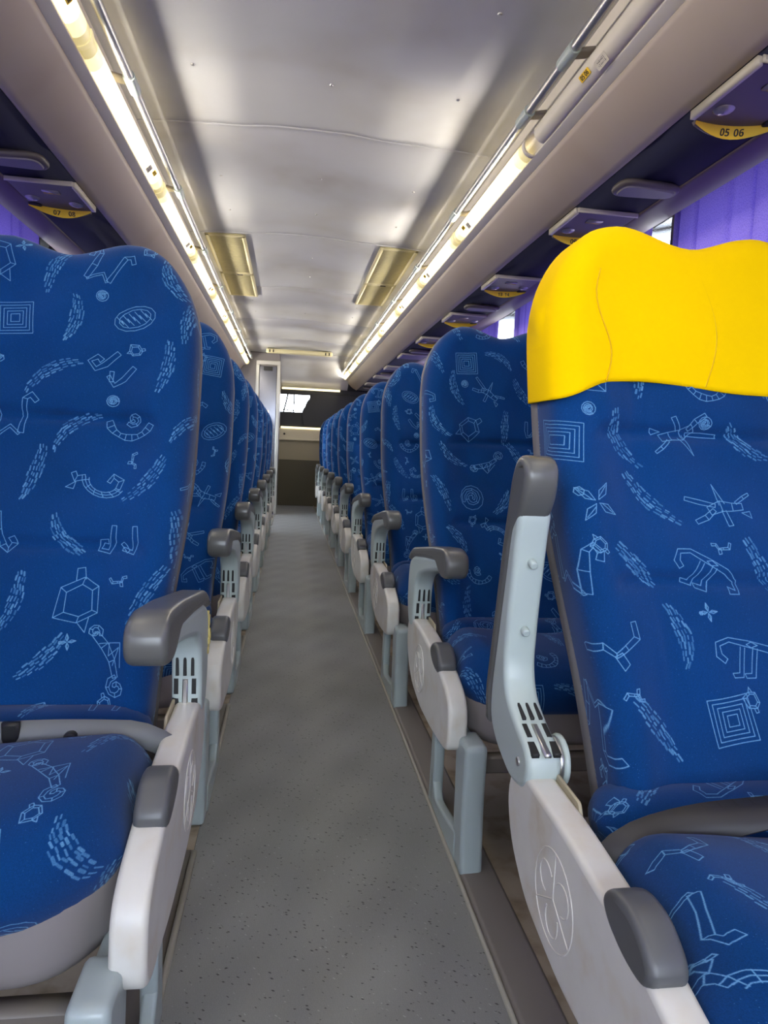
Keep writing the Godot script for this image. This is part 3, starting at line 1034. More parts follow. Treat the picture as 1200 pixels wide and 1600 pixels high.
func build_ceiling() -> void:
	var c := struct_node("ceiling")
	var joints := [-2.4, -1.1, 0.09, 1.275, 2.455, 3.64, 4.82, 6.0, 7.1, 8.0]
	for i in joints.size() - 1:
		var sp := Soup.new()
		var pl := PackedVector2Array()
		for k in 65:
			var x := lerpf(-0.64, 0.64, k / 64.0)
			pl.append(Vector2(x, ceil_y(x)))
		for k in 9:
			var x := lerpf(0.64, -0.64, k / 8.0)
			pl.append(Vector2(x, 1.94))
		ext(sp, pl, "z", -joints[i + 1] + 0.0035, -joints[i] - 0.0035, 0.003, 1)
		var p := mi(c, "ceiling_panel", commit(sp, mats.ceiling_panel))
		if i >= 3:
			var sj := Soup.new()
			var path := []
			for k in 25:
				var x := lerpf(-0.62, 0.62, k / 24.0)
				path.append(Vector3(x, ceil_y(x) + 0.002, -joints[i]))
			sweep(sj, path, circle(0.006, 8), Vector3(0, 0, 1))
			mi(p, "joint_bead", commit(sj, mats.ceiling_panel))
		for d in [joints[i] + 0.44, joints[i] + 0.85]:
			for x in [-0.4, 0.0, 0.385]:
				if d < 1.0 or d > 6.2:
					continue
				var ss := Soup.new()
				ext(ss, at_poly(circle(0.006, 8), Vector2(x, -d + rng.randf_range(-0.03, 0.03))), "y", ceil_y(x) - 0.003, ceil_y(x) + 0.004, 0.002, 1)
				mi(p, "screw", commit(ss, mats.steel))
	# sloping end of the ceiling
	var sp := Soup.new()
	ext(sp, PackedVector2Array([Vector2(-8.0, 1.885), Vector2(-8.45, 1.86), Vector2(-8.95, 1.76), Vector2(-9.1, 1.69), Vector2(-9.26, 1.60), Vector2(-9.3, 1.95), Vector2(-8.0, 1.95)]), "x", -0.66, 0.66, 0.0, 1)
	mi(c, "ceiling_end_panel", commit(sp, mats.ceiling_panel))
	sp = Soup.new()
	box(sp, Vector3(0, 1.985, (ZF + ZR) / 2), Vector3(2.72, 0.06, ZF - ZR + 0.3), 0.0)
	mi(c, "roof", commit(sp, mats.wall_grey))

func build_racks() -> void:
	for m in [1.0, -1.0]:
		var o := thing("luggage_rack", "cream luggage rack with navy underside along the side of the yellow headrest" if m > 0 else "cream luggage rack with navy underside along the side of the lavatory cabin", "luggage rack", Vector3.ZERO)
		var zr := ZR + 0.1 if m > 0 else -7.95
		var zf := ZF - 0.1
		var pts := []
		for i in 9:
			var t := i / 8.0
			var q := Vector2(0.772, 1.60).lerp(Vector2(0.64, 1.715), t)
			pts.append(q + Vector2(-0.66, -0.75) * 0.014 * sin(PI * t))
		var pl := PackedVector2Array(pts)
		pl.append(Vector2(0.665, 1.73))
		pl.append(Vector2(0.80, 1.625))
		var sp := Soup.new()
		ext(sp, pl, "z", zr, zf, 0.002, 1)
		mi(o, "fascia", commit(sp, mats.rack_panel, m))
		sp = Soup.new()
		ext(sp, PackedVector2Array([Vector2(0.776, 1.6005), Vector2(0.99, 1.6000), Vector2(1.06, 1.625), Vector2(1.06, 1.65), Vector2(0.79, 1.628)]), "z", zr, zf, 0.002, 1)
		mi(o, "underside", commit(sp, mats.navy, m))
		sp = Soup.new()
		ext(sp, round_poly([Vector2(0.668, 1.716), Vector2(0.645, 1.709), Vector2(0.613, 1.7195), Vector2(0.62, 1.735), Vector2(0.618, 1.775), Vector2(0.604, 1.786), Vector2(0.604, 1.802), Vector2(0.632, 1.802), Vector2(0.632, 1.90), Vector2(0.668, 1.90)], 0.004, 3), "z", zr, zf, 0.002, 1)
		mi(o, "lamp_channel", commit(sp, mats.channel_cream, m))
		sp = Soup.new()
		box(sp, Vector3(1.13, 1.82, (zr + zf) / 2), Vector3(0.2, 0.24, zf - zr), 0.0)
		mi(o, "rack_back", commit(sp, mats.wall_grey, m))

func build_windows() -> void:
	var n := 0
	var names_r := ["ahead of the yellow headrest", "beside the yellow headrest", "just beyond the yellow headrest seat", "behind the yellow headrest", "two windows behind the yellow headrest", "three windows behind the yellow headrest", "by the rear wall on the yellow headrest side"]
	for m in [1.0, -1.0]:
		var pil: Array = RPIL if m > 0 else LPIL
		for i in pil.size() - 1:
			n += 1
			var z0: float = -pil[i]
			var z1: float = -pil[i + 1]
			if m < 0 and z0 < -7.0:
				continue
			var w := struct_node("window_%d" % n)
			var sp := Soup.new()
			for y in [0.865, 1.735]:
				box(sp, Vector3(1.26 * m, y, (z0 + z1) / 2), Vector3(0.05, 0.03, absf(z1 - z0) - 0.085), 0.003)
			mi(w, "window_frame", commit(sp, mats.black))
			sp = Soup.new()
			box(sp, Vector3(1.27 * m, 1.30, (z0 + z1) / 2), Vector3(0.006, 0.86, absf(z1 - z0) - 0.085), 0.0)
			mi(w, "window_glass", commit(sp, mats.glass))
			# curtain
			var a: float = z0 - ([0.06, 0.06, 0.06, 0.15, 0.31, 0.33, 0.1][i] if m > 0 else 0.05)
			var b: float = z1 + (0.05 if m > 0 else 0.27)
			var nz := 420
			sp = Soup.new()
			var ph := 0.0
			var rows := []
			for k in nz + 1:
				var z := lerpf(a, b, float(k) / nz)
				ph += absf(b - a) / nz / (0.022 + 0.009 * sin(z * 17.0 + i * 2.1))
				var edge := smoothstep(0.0, 0.1, minf(z - b, a - z))
				var col := []
				for j in 7:
					var y := lerpf(1.69, 0.82, j / 6.0)
					var amp := 0.022 + 0.008 * sin(z * 11.0 + i)
					var gr := exp(-pow(sin(ph * 0.5 + 0.12 * sin(y * 5.0 + z * 9.0)), 2.0) / 0.05)
					col.append(Vector3((1.185 + amp * gr + 0.004 * sin(ph * 0.5) + 0.012 * edge) * m, y, z))
				rows.append(col)
			for k in nz:
				for j in 6:
					sp.quad(rows[k][j], rows[k + 1][j], rows[k + 1][j + 1], rows[k][j + 1], Vector2.ZERO, Vector2.ZERO, Vector2.ZERO, Vector2.ZERO, 1)
			sp.face(0, Vector3(-m, 0, 0))
			var label := "violet-blue pleated curtain over the window %s" % names_r[i] if m > 0 else "violet-blue pleated curtain over the %s window on the lavatory side" % ["first", "second", "third", "fourth", "fifth", "sixth"][i]
			var cu := mi(self, numbered("curtain"), commit(sp, mats.curtain))
			tag(cu, label, "curtain")

func build_rear() -> void:
	var w := struct_node("wall_rear")
	var sp := Soup.new()
	# lower panels, ledge, and the wall round the rear window
	box(sp, Vector3(0, 0.315, ZR - 0.04), Vector3(2.3, 0.63, 0.08), 0.002)
	mi(w, "lower_panel", commit(sp, mats.rear_olive))
	sp = Soup.new()
	box(sp, Vector3(0, 0.76, ZR - 0.045), Vector3(2.3, 0.26, 0.08), 0.002)
	mi(w, "middle_panel", commit(sp, mats.rear_tan))
	sp = Soup.new()
	box(sp, Vector3(0, 0.905, ZR - 0.02), Vector3(2.3, 0.03, 0.1), 0.006)
	mi(w, "ledge", commit(sp, mats.rear_cream))
	sp = Soup.new()
	box(sp, Vector3(0, 0.985, ZR - 0.035), Vector3(2.3, 0.13, 0.08), 0.004)
	var up := mi(w, "upper_panel", commit(sp, mats.rear_cream))
	sp = Soup.new()
	ext(sp, at_poly(circle(0.014, 12), Vector2(-0.17, 0.975)), "z", ZR, ZR + 0.012, 0.003, 2)
	mi(up, "lock", commit(sp, mats.black))
	sp = Soup.new()
	box(sp, Vector3(0, 1.16, ZR - 0.06), Vector3(2.3, 0.23, 0.06), 0.0)
	box(sp, Vector3(0, 1.56, ZR - 0.06), Vector3(2.3, 0.1, 0.06), 0.0)
	box(sp, Vector3(0, 1.8, ZR - 0.06), Vector3(2.3, 0.4, 0.06), 0.0)
	box(sp, Vector3(-0.7, 1.38, ZR - 0.06), Vector3(0.9, 0.3, 0.06), 0.0)
	box(sp, Vector3(0.66, 1.38, ZR - 0.06), Vector3(0.98, 0.3, 0.06), 0.0)
	mi(w, "blackout_panel", commit(sp, mats.black))
	var win := struct_node("window_rear")
	sp = Soup.new()
	box(sp, Vector3(-0.04, 1.39, ZR - 0.07), Vector3(0.44, 0.26, 0.006), 0.0)
	mi(win, "window_glass", commit(sp, mats.glass))
	sp = Soup.new()
	tube(sp, [Vector3(-0.19, 1.275, ZR - 0.03), Vector3(-0.16, 1.40, ZR - 0.03), Vector3(-0.135, 1.53, ZR - 0.03)], 0.011, 8)
	mi(win, "window_bar", commit(sp, mats.black))
	sp = Soup.new()
	tube(sp, [Vector3(-0.055, 1.275, ZR - 0.03), Vector3(-0.055, 1.52, ZR - 0.03)], 0.008, 8)
	mi(win, "window_bar", commit(sp, mats.black))
	sp = Soup.new()
	tube(sp, [Vector3(-0.2, 1.305, ZR - 0.025), Vector3(-0.05, 1.29, ZR - 0.025)], 0.007, 8)
	tube(sp, [Vector3(-0.06, 1.40, ZR - 0.025), Vector3(0.04, 1.375, ZR - 0.025), Vector3(0.12, 1.385, ZR - 0.025)], 0.006, 8)
	mi(win, "window_bar", commit(sp, mats.black))
	# black cloth gathered at the side of the rear window
	sp = Soup.new()
	var pts := [Vector2(0.16, 1.54), Vector2(0.155, 1.46), Vector2(0.12, 1.43), Vector2(0.1, 1.36), Vector2(0.06, 1.30), Vector2(0.055, 1.23), Vector2(0.08, 1.09), Vector2(1.1, 1.09), Vector2(1.1, 1.54)]
	ext(sp, round_poly(pts, 0.03, 4), "z", ZR - 0.028, ZR - 0.01, 0.008, 3)
	mi(self, "rear_drape", commit(sp, mats.black))
	tag(get_node("rear_drape"), "black cloth hung across the rear window beside the clear glass", "drape")
	# lavatory cabin
	var c := thing("lavatory_cabin", "lavatory cabin with shiny metal door at the rear of the aisle", "cabin", Vector3(-0.7, 0, -8.6))
	sp = Soup.new()
	box(sp, Vector3(-0.235, 0.95, -0.02), Vector3(0.42, 1.86, 1.25), 0.01)
	box(sp, Vector3(0.22, 0.95, -0.02), Vector3(0.49, 1.86, 1.18), 0.01)
	mi(c, "cabin_wall", commit(sp, mats.skirt_plastic))
	sp = Soup.new()
	box(sp, Vector3(0.335, 1.76, 0.58), Vector3(0.28, 0.05, 0.05), 0.006)
	box(sp, Vector3(0.455, 0.87, 0.58), Vector3(0.04, 1.74, 0.05), 0.006)
	box(sp, Vector3(0.215, 0.87, 0.58), Vector3(0.04, 1.74, 0.05), 0.006)
	mi(c, "door_surround", commit(sp, mats.door_frame))
	sp = Soup.new()
	box(sp, Vector3(0.335, 0.86, 0.588), Vector3(0.2, 1.72, 0.03), 0.006)
	var dr := mi(c, "door", commit(sp, mats.door_metal))
	sp = Soup.new()
	box(sp, Vector3(0.335, 1.69, 0.606), Vector3(0.1, 0.045, 0.012), 0.003)
	mi(dr, "sign_plate", commit(sp, mats.black))
	sp = Soup.new()
	box(sp, Vector3(0.33, 1.12, 0.612), Vector3(0.05, 0.2, 0.022), 0.006)
	mi(dr, "handle", commit(sp, mats.steel))

func build_seats() -> void:
	var gr := "coach seats on the side of the yellow headrest"
	var gl := "coach seats on the side of the lavatory cabin"
	var r1 := make_seat(1.0, "blue patterned coach seat with yellow headrest cover and raised armrest", gr, true, true, 0)
	r1.position = Vector3(0.25, 0, -0.955)
	for nm in ["backrest", "back_shell", "headrest_cover"]:
		r1.get_node(nm).position += Vector3(0.024, 0.012, 0)
		r1.get_node(nm).scale.x = 1.09
	var r2 := make_seat(1.0, "blue patterned coach seat directly behind the yellow-covered seat, armrest lowered", gr, false, false, 1)
	r2.position = Vector3(0.25, 0, -1.79)
	var ord := ["first", "second", "third", "fourth", "fifth", "sixth", "seventh", "eighth", "ninth", "tenth", "eleventh"]
	for k in range(2, 10):
		var c := copy_of(r2, "blue patterned coach seat, %s back counting from the yellow-covered seat as first" % ord[k])
		c.position = Vector3(0.25, 0, -0.955 - 0.835 * k)
		retint(c, k)
	var l1 := make_seat(-1.0, "blue patterned coach seat with a lap belt and peeling armrest, opposite the yellow headrest", gl, false, false, 2)
	l1.position = Vector3(-0.238, 0, -1.235)
	for nm in ["backrest", "back_shell"]:
		l1.get_node(nm).scale.x = 1.05
	var l2 := make_seat(-1.0, "second blue patterned coach seat in the line leading to the lavatory cabin", gl, false, false, 3)
	l2.position = Vector3(-0.238, 0, -2.005)
	for k in range(2, 8):
		var c := copy_of(l2, "%s blue patterned coach seat in the line leading to the lavatory cabin" % ord[k])
		c.position = Vector3(-0.238, 0, -1.235 - 0.77 * k)
		retint(c, k)
	# worn edge of the near armrest
	var sp := Soup.new()
	for i in 9:
		var y := 0.455 + i * 0.008
		box(sp, Vector3(0.0175 + rng.randf_range(-0.001, 0.002), y, 0.066 + rng.randf_range(-0.003, 0.004) - 0.006 * sin(i * 0.4)), Vector3(0.005, 0.011, rng.randf_range(0.006, 0.013)), 0.002)
	var tf := mi(l1.get_node("armrest"), "torn_foam", commit(sp, mats.foam))
	tf.set_meta("label", "yellowed foam at the torn armrest edge")
	# lap belts
	var path := []
	var up := []
	for i in 25:
		var t := i / 24.0
		path.append(Vector3(lerpf(-0.005, -W - 0.01, t), 0.402 - 0.04 * pow(maxf(0.0, 1 - t * 7.0), 2) + 0.006 * sin(t * 5.0), 0.292 - 0.035 * pow(maxf(0.0, 1 - t * 6.0), 2)))
		up.append(Vector3(0, 0.55, 0.85))
	var bl := thing("lap_belt", "grey lap belt with black slide lying across the near blue seat opposite the yellow headrest", "seat belt", l1.position)
	mi(bl, "strap", belt_mesh(path, 0.033, 0.003, mats.belt_grey, up))
	sp = Soup.new()
	box(sp, Vector3(-0.215, 0.4, 0.293), Vector3(0.022, 0.046, 0.014), 0.003)
	mi(bl, "slide", commit(sp, mats.black))
	sp = Soup.new()
	ext(sp, at_poly(circle(0.009, 14, 0.7), Vector2(-0.137, 0.404)), "z", 0.286, 0.303, 0.003, 2)
	mi(bl, "button", commit(sp, mats.black))
	path = []
	up = []
	for i in 25:
		var t := i / 24.0
		path.append(Vector3(lerpf(0.022, W + 0.03, t), 0.392 + 0.05 * sin(minf(t, 0.8) * 1.9) - 0.035 * exp(-t * 18.0), 0.288 + 0.012 * sin(t * PI)))
		var tw := lerpf(0.0, 0.7, smoothstep(0.1, 0.5, t))
		up.append(Vector3(-0.5 * (1 - t), 0.5 + tw, 0.9 - tw))
	var br := thing("lap_belt", "dark grey lap belt lying twisted across the seat with the yellow headrest", "seat belt", r1.position)
	mi(br, "strap", belt_mesh(path, 0.042, 0.003, mats.belt_dark, up))

func retint(c: Node3D, k: int) -> void:
	# each row's cloth is cut from another place of the roll
	var n := 0
	for ch in c.get_children():
		var key: String = String(ch.name).rstrip("0123456789_")
		if key in ["backrest", "lumbar_roll", "seat_cushion"]:
			var m := 1.0 if c.position.x > 0 else -1.0
			(ch as MeshInstance3D).mesh = seat_mesh(key, m, (k + n / 3) % 4)
			n += 1

func build_lights() -> void:
	# tube lamps behind frosted covers in the edge of each rack
	var ends_r := [-1.6, -0.7, 0.2, 1.1, 2.06, 2.95, 3.75, 4.55, 5.45, 6.35, 7.28, 8.2, 9.1]
	var ends_l := [-1.7, -0.85, 0.0, 0.87, 1.764, 2.691, 3.567, 4.45, 5.3, 6.2, 7.05, 7.93]
	var nth := ["first", "second", "third", "fourth", "fifth", "sixth", "seventh", "eighth", "ninth", "tenth", "eleventh", "twelfth", "thirteenth"]
	for m in [1.0, -1.0]:
		var ends: Array = ends_r if m > 0 else ends_l
		var prof := []
		for i in 9:
			var t := i / 8.0
			var a := lerpf(-PI * 0.5, -PI * 1.12, t)
			prof.append(Vector2(0.612 + cos(a) * 0.031, 1.752 + sin(a) * 0.031))
		for i in ends.size() - 1:
			var d0: float = ends[i] + 0.008
			var d1: float = ends[i + 1] - 0.008
			var unlit: bool = m > 0 and i == 3
			var o := thing("tube_light", ("%s frosted tube light cover along the rack over the yellow headrest side" if m > 0 else "%s frosted tube light cover along the rack on the lavatory side") % nth[i], "tube light", Vector3(0, 0, -(d0 + d1) / 2), "tube lights over the yellow headrest side" if m > 0 else "tube lights over the lavatory side")
			var half := (d1 - d0) / 2
			var lit := half * 0.8
			var spans := [[-half, -half * 0.92, "tube_dim", "diffuser_end"], [-half * 0.92, -lit, "tube_mid", "diffuser_end"], [-lit, lit, "tube_glow", "diffuser"], [lit, half * 0.92, "tube_mid", "diffuser_end"], [half * 0.92, half, "tube_dim", "diffuser_end"]]
			if unlit:
				spans = [[-half, half * 0.82, "sticker_white", "diffuser"], [-half, -half, "tube_dim", ""], [0, 0, "", ""]]
			for s in spans:
				if s[3] == "" or s[1] - s[0] < 0.001:
					continue
				var sp := Soup.new()
				var pl := PackedVector2Array()
				for q in prof:
					pl.append(q)
				for k in range(prof.size() - 1, -1, -1):
					pl.append(Vector2(0.612, 1.752) + (prof[k] - Vector2(0.612, 1.752)) * 0.88)
				ext(sp, pl, "z", -s[1], -s[0], 0.0, 1)
				var dm := mi(o, s[3], commit(sp, mats[s[2]], m))
				if s[3] == "diffuser_end":
					dm.set_meta("label", "dimmer yellowish end of the cover")
			var sc := Soup.new()
			var ring := PackedVector2Array()
			for q in prof:
				ring.append(Vector2(0.612, 1.752) + (q - Vector2(0.612, 1.752)) * 1.1)
			for k in range(prof.size() - 1, -1, -1):
				ring.append(Vector2(0.612, 1.752) + (prof[k] - Vector2(0.612, 1.752)) * 0.9)
			ext(sc, ring, "z", -half - 0.012, -half + 0.004, 0.001, 1)
			mi(o, "joint_clip", commit(sc, mats.channel_cream if unlit else mats.tube_dim, m))
			if not unlit:
				var l := AreaLight3D.new()
				l.name = "tube_lamp"
				l.area_size = Vector2(2 * lit, 0.02)
				l.area_normalize_energy = true
				l.light_energy = LAMP * 2 * lit / 0.72
				l.light_color = Color(1.0, 0.965, 0.9)
				l.shadow_enabled = true
				l.set("area_range", 12.0)
				var n := Vector3(-0.985 * m, -0.16, 0).normalized()
				var pos := Vector3(0.612 * m, 1.752, 0) + n * 0.034
				o.add_child(l)
				l.transform = Transform3D(Basis(Vector3(0, 0, 1), (-n).cross(Vector3(0, 0, 1)), -n), pos)
			# stickers near the far end of each cover
			if i >= 3:
				var zc := -half + 0.16
				if unlit:
					zc = -half + 0.42
				sticker(o, m, zc, i, unlit)

const LAMP := 0.32

func sticker(o: Node3D, m: float, z: float, i: int, big: bool) -> void:
	var n := Vector3(-0.72 * m, -0.69, 0).normalized()
	var c := Vector3(0.612 * m, 1.752, 0)
	var up := Vector3(-0.69 * m, 0.72, 0)
	for k in 2:
		var yel := k == 0
		var off := 0.006 if yel else -0.004
		var zz := z + (0.0 if yel else (0.075 if big else 0.055))
		var wd := 0.05 if big else 0.035
		var hh := 0.016 if yel else 0.024
		var sp := Soup.new()
		ext(sp, round_poly([Vector2(-wd / 2, -hh / 2), Vector2(wd / 2, -hh / 2), Vector2(wd / 2, hh / 2), Vector2(-wd / 2, hh / 2)], 0.002, 2), "z", 0.0, 0.0008, 0.0002, 1)
		var s := mi(o, "number_sticker" if yel else "notice_sticker", commit(sp, mats.sticker_yellow if yel else mats.sticker_white))
		var right := Vector3(0, 0, m)
		s.transform = Transform3D(Basis(right, up, right.cross(up)), c + n * 0.0316 + up * off + Vector3(0, 0, zz))
		if not yel and i <= 4:
			sp = Soup.new()
			var h0 := i * 7
			for r in 2:
				for kk in 7:
					h0 = (h0 * 53 + 29) % 97
					box(sp, Vector3(-0.015 + kk * 0.005, 0.004 - r * 0.008, 0.0009), Vector3(0.001, 0.003 + 0.002 * (h0 % 3), 0.0003), 0.0001)
					if h0 % 2:
						box(sp, Vector3(-0.013 + kk * 0.005, 0.003 - r * 0.008, 0.0009), Vector3(0.003, 0.001, 0.0003), 0.0001)
			mi(s, "print", commit(sp, mats.ink))
		if yel:
			s.set_meta("label", "yellow sticker with seat numbers")
			var t: String = ["03 04", "05 06", "09 10", "13 14", "17 18", "21 22", "25 26", "29 30", "33 34", "37 38"][clampi(i - 2, 0, 9)] if m > 0 else ["03 04", "07 08", "11 12", "15 16", "19 20", "23 24", "27 28", "31 32", "35 36"][clampi(i - 2, 0, 8)]
			if big or i <= 5:
				letters(s, "05 06" if big else t, 0.011 if big else 0.008, Vector3(0, 0, 0.0009), Vector3.RIGHT, Vector3.UP, mats.ink)

func build_rails() -> void:
	for m in [1.0, -1.0]:
		var o := thing("handrail", "long chrome handrail under the ceiling on the %s" % ("yellow headrest side" if m > 0 else "lavatory side"), "handrail")
		var zr := -9.0 if m > 0 else -7.9
		var sp := Soup.new()
		tube(sp, [Vector3(0.553 * m, 1.79, 2.0), Vector3(0.553 * m, 1.79, -3.0), Vector3(0.553 * m, 1.79, zr)], 0.0125, 14)
		mi(o, "rail", commit(sp, mats.chrome))
		var d: float = 0.3 if m > 0 else 0.44
		var list := []
		while d < -zr:
			list.append(d)
			d += 0.835 if m > 0 else 0.8
		if m > 0:
			list.append(1.66)
		for q in list:
			sp = Soup.new()
			var path := []
			for k in 9:
				var a := k / 8.0
				path.append(Vector3(lerpf(0.632, 0.562, a) * m, 1.815 - 0.02 * a - 0.012 * sin(PI * a), -q + 0.02 * sin(a * PI)))
			sweep(sp, path, round_poly([Vector2(-0.018, -0.006), Vector2(0.018, -0.006), Vector2(0.018, 0.006), Vector2(-0.018, 0.006)], 0.005, 2))
			var br := mi(o, "bracket", commit(sp, mats.rack_lip))
			sp = Soup.new()
			sweep(sp, [Vector3(0.553 * m, 1.79, -q - 0.04), Vector3(0.553 * m, 1.79, -q + 0.04)], circle(0.0165, 14))
			mi(br, "collar", commit(sp, mats.arm_plastic))

func build_service() -> void:
	var seats_r := ["05 06", "09 10", "13 14", "17 18", "21 22", "25 26", "29 30", "33 34", "37 38"]
	var seats_l := ["03 04", "07 08", "11 12", "15 16", "19 20", "23 24", "27 28"]
	var nth := ["first", "second", "third", "fourth", "fifth", "sixth", "seventh", "eighth", "ninth"]
	for m in [1.0, -1.0]:
		var list: Array = seats_r if m > 0 else seats_l
		for i in list.size():
			var zc: float = -1.375 - 0.835 * i if m > 0 else -1.545 - 0.865 * i
			var o := thing("service_unit", ("%s grey service panel under the rack, counting back from the yellow headrest" if m > 0 else "%s grey service panel under the rack leading to the lavatory cabin") % nth[i], "service panel", Vector3(0, 1.5992, zc), "service panels over the yellow headrest side" if m > 0 else "service panels over the lavatory side")
			var sp := Soup.new()
			var pl := [Vector2(0.777, 0.12)]
			pl.append(Vector2(0.777, -0.09))
			for k in 9:
				var a := k / 8.0
				pl.append(Vector2(lerpf(0.80, 0.98, a), -0.112 - 0.035 * sin(PI * (0.15 + a * 0.75))))
			pl.append(Vector2(0.98, 0.12))
			ext(sp, PackedVector2Array(pl), "y", -0.013, -0.0005, 0.004, 2)
			mi(o, "panel", commit(sp, mats.service_grey, m))
			sp = Soup.new()
			box(sp, Vector3(0.780, -0.0095, 0.01), Vector3(0.012, 0.018, 0.225), 0.003)
			box(sp, Vector3(0.882, -0.008, 0.124), Vector3(0.2, 0.014, 0.01), 0.003)
			mi(o, "panel_lip", commit(sp, mats.service_lip, m))
			if i < 5:
				for q in [Vector2(0.825, -0.055), Vector2(0.95, -0.02)]:
					sp = Soup.new()
					var rings := []
					var us := PackedFloat32Array()
					for k in 6:
						var a := k / 5.0 * PI / 2
						var ring := PackedVector3Array()
						for c in circle(maxf(0.024 * cos(a), 0.001), 16):
							ring.append(Vector3(q.x + c.x, -0.010 - 0.012 * sin(a), q.y + c.y))
						rings.append(ring)
						us.append(k)
					loft(sp, rings, us)
					mi(o, "reading_lamp", commit(sp, mats.lens, m))
				# curved yellow label on a crescent that hangs below the panel
				sp = Soup.new()
				var near_ := []
				var low := []
				for k in 13:
					var q := k / 12.0
					var x := lerpf(0.795, 0.985, q)
					var z := -0.100 - 0.03 * sin(PI * (0.1 + q * 0.8)) + 0.03 * q
					var h := 0.003 + 0.024 * sin(PI * (0.06 + 0.88 * q))
					near_.append(Vector3(x, -0.0115, z))
					low.append(Vector3(x, -0.0115 - h, z - 0.35 * h))
				var cr := PackedVector2Array()
				for k in 13:
					cr.append(Vector2(near_[k].x, near_[k].z - 0.004))
				for k in range(12, -1, -1):
					cr.append(Vector2(near_[k].x, near_[k].z - 0.012 - 0.02 * sin(PI * (0.06 + 0.88 * k / 12.0))))
				var n0 := sp.g.size()
				for k in 12:
					for e in [0.0006, -0.0004]:
						var f := Vector3(0, -0.5 * e, e)
						sp.quad(near_[k] + f, near_[k + 1] + f, low[k + 1] + f, low[k] + f, Vector2.ZERO, Vector2.ZERO, Vector2.ZERO, Vector2.ZERO, 1 if e > 0 else 2)
				sp.face(n0, Vector3(0, -0.3, 1))
				var sq := Soup.new()
				var rings := []
				var us := PackedFloat32Array()
				for k in 13:
					var bk := Vector3(near_[k].x, -0.0105, near_[k].z - 0.014 - 0.02 * sin(PI * (0.06 + 0.88 * k / 12.0)))
					rings.append(PackedVector3Array([near_[k] + Vector3(0, 0.001, -0.001), low[k] + Vector3(0, 0, -0.001), (low[k] + bk) * 0.5 + Vector3(0, -0.006, 0), bk]))
					us.append(k)
				loft(sq, rings, us)
				mi(o, "label_holder", commit(sq, mats.service_grey, m))
				var lb := mi(o, "number_label", commit(sp, mats.sticker_yellow, m))
				lb.set_meta("label", "curved yellow seat number label")
				if i < 3:
					var nums: PackedStringArray = String(list[i]).split(" ")
					for j in 2:
						var q: float = [0.42, 0.66][j] if m > 0 else [0.62, 0.38][j]
						var k: int = int(q * 12)
						var a3: Vector3 = near_[k]
						var b3: Vector3 = low[k]
						var c3: Vector3 = near_[k + 1]
						var right := Vector3(c3.x - a3.x, 0, (c3.z - a3.z) * m).normalized()
						var up := (a3 - b3).normalized()
						up = (up - right * up.dot(right)).normalized()
						var mid := (a3 + b3) * 0.5
						letters(lb, nums[j], 0.015, Vector3(mid.x * m, mid.y, mid.z) + right.cross(up) * 0.0012 - up * 0.001, right, up, mats.ink)
				sp = Soup.new()
				box(sp, Vector3(0.87, -0.013, 0.05), Vector3(0.05, 0.006, 0.03), 0.002)
				mi(o, "switch_plate", commit(sp, mats.lens, m))
				sp = Soup.new()
				ext(sp, at_poly(circle(0.022, 16), Vector2(0.965, -0.085)), "y", -0.017, -0.008, 0.004, 2)
				mi(o, "air_nozzle", commit(sp, mats.slot_dark, m))
	# loudspeaker grilles between the service panels
	for m in [1.0, -1.0]:
		for i in 5:
			var zc: float = -1.88 - 0.835 * 2 * i if m > 0 else -2.12 - 0.865 * 2 * i
			if m < 0 and i > 2:
				continue
			var o := thing("speaker_grille", ("%s oval grey speaker grille under the rack on the yellow headrest side" if m > 0 else "%s oval grey speaker grille under the rack on the lavatory side") % nth[i], "speaker", Vector3(-0.02 * m, 1.5992, zc), "speaker grilles under the racks")
			var sp := Soup.new()
			var pl := round_poly([Vector2(0.84, -0.055), Vector2(1.03, -0.04), Vector2(1.03, 0.04), Vector2(0.84, 0.055)], 0.05, 6)
			pl = at_poly(pl, Vector2(-0.02, 0))
			ext(sp, pl, "y", -0.02, -0.0005, 0.010, 3)
			mi(o, "rim", commit(sp, mats.service_grey, m))
			sp = Soup.new()
			ext(sp, inset(pl, 0.014), "y", -0.0235, -0.015, 0.003, 1)
			mi(o, "grille", commit(sp, mats.skirt_plastic, m))

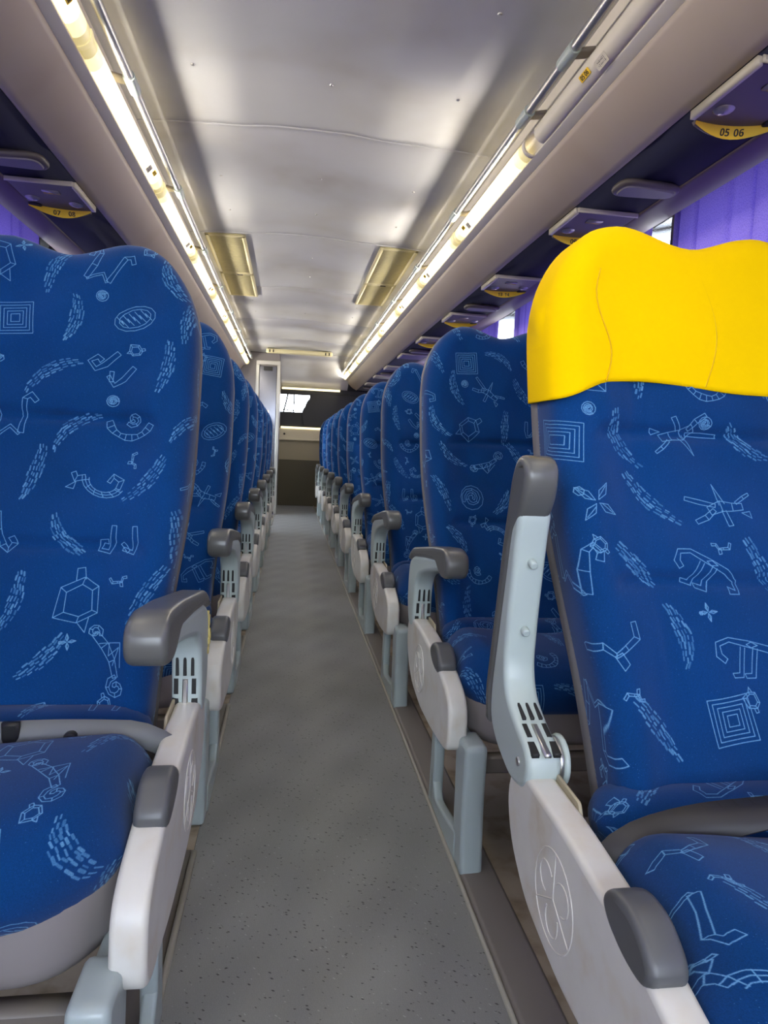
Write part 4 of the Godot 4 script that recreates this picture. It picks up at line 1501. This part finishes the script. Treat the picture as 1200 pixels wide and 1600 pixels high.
func build_vents() -> void:
	for m in [1.0, -1.0]:
		var o := thing("ceiling_vent", "cream ceiling hatch with two mesh panels on the %s" % ("yellow headrest side" if m > 0 else "lavatory side"), "ceiling vent", Vector3(0.455 * m, 1.88, -4.37))
		for h in [[0.715, -0.055], [-0.065, -0.70]]:
			var zc: float = (h[0] + h[1]) / 2
			var ln: float = h[0] - h[1]
			var wd := 0.205
			var sp := Soup.new()
			box(sp, Vector3(-wd / 2 + 0.009, 0.002, zc), Vector3(0.018, 0.014, ln), 0.003)
			box(sp, Vector3(wd / 2 - 0.009, 0.002, zc), Vector3(0.018, 0.014, ln), 0.003)
			box(sp, Vector3(0, 0.002, zc + ln / 2 - 0.01), Vector3(wd, 0.014, 0.02), 0.003)
			box(sp, Vector3(0, 0.002, zc - ln / 2 + 0.01), Vector3(wd, 0.014, 0.02), 0.003)
			var fr := mi(o, "vent_frame", commit(sp, mats.vent_cream))
			sp = Soup.new()
			box(sp, Vector3(0, 0.006, zc), Vector3(wd - 0.03, 0.012, ln - 0.03), 0.001)
			var n := int(ln / 0.022)
			for k in n:
				box(sp, Vector3(0, -0.0002, zc - ln / 2 + 0.03 + k * 0.022), Vector3(wd - 0.036, 0.003, 0.012), 0.001)
			var g := mi(fr, "vent_mesh", commit(sp, mats.vent_mesh))
			g.set_meta("kind", "stuff")
			sp = Soup.new()
			box(sp, Vector3(0.02, -0.006, zc + (ln / 2 - 0.012) * (-1 if h[0] > 0 else 1)), Vector3(0.035, 0.005, 0.012), 0.0015)
			mi(fr, "latch", commit(sp, mats.slot_dark if h[0] < 0 else mats.vent_cream))
	var o := thing("ceiling_vent", "long pale vent strip across the ceiling before the rear wall", "ceiling vent", Vector3(-0.015, 1.87, -7.75))
	var sp := Soup.new()
	ext(sp, round_poly([Vector2(-0.37, -0.05), Vector2(0.37, -0.05), Vector2(0.37, 0.05), Vector2(-0.37, 0.05)], 0.03, 4), "y", -0.03, 0.015, 0.015, 3)
	mi(o, "housing", commit(sp, mats.vent_cream))
	for x in [-0.33, -0.29, 0.29, 0.33]:
		sp = Soup.new()
		box(sp, Vector3(x, -0.012, 0.045), Vector3(0.012, 0.03, 0.02), 0.003)
		mi(o, "slot", commit(sp, mats.slot_dark))
	# lamp strips on the rear wall
	for q in [[1.585, -0.22, 0.56, "upper glowing lamp strip along the top of the rear wall"], [1.062, -0.22, 1.1, "lower glowing lamp strip under the dark rear window"]]:
		var l := thing("rear_strip_light", q[3], "strip light", Vector3((q[1] + q[2]) / 2, q[0], ZR + 0.01))
		sp = Soup.new()
		box(sp, Vector3(0, 0, 0.006), Vector3(q[2] - q[1], 0.028, 0.014), 0.003)
		mi(l, "diffuser", commit(sp, mats.strip_glow))
		var a := AreaLight3D.new()
		a.name = "strip_lamp"
		a.area_size = Vector2(q[2] - q[1], 0.024)
		a.area_normalize_energy = true
		a.light_energy = 0.02
		a.light_color = Color(1.0, 0.92, 0.74)
		a.shadow_enabled = true
		l.add_child(a)
		a.transform = Transform3D(Basis(Vector3(-1, 0, 0), Vector3(0, 1, 0), Vector3(0, 0, -1)), Vector3(0, 0, 0.016))
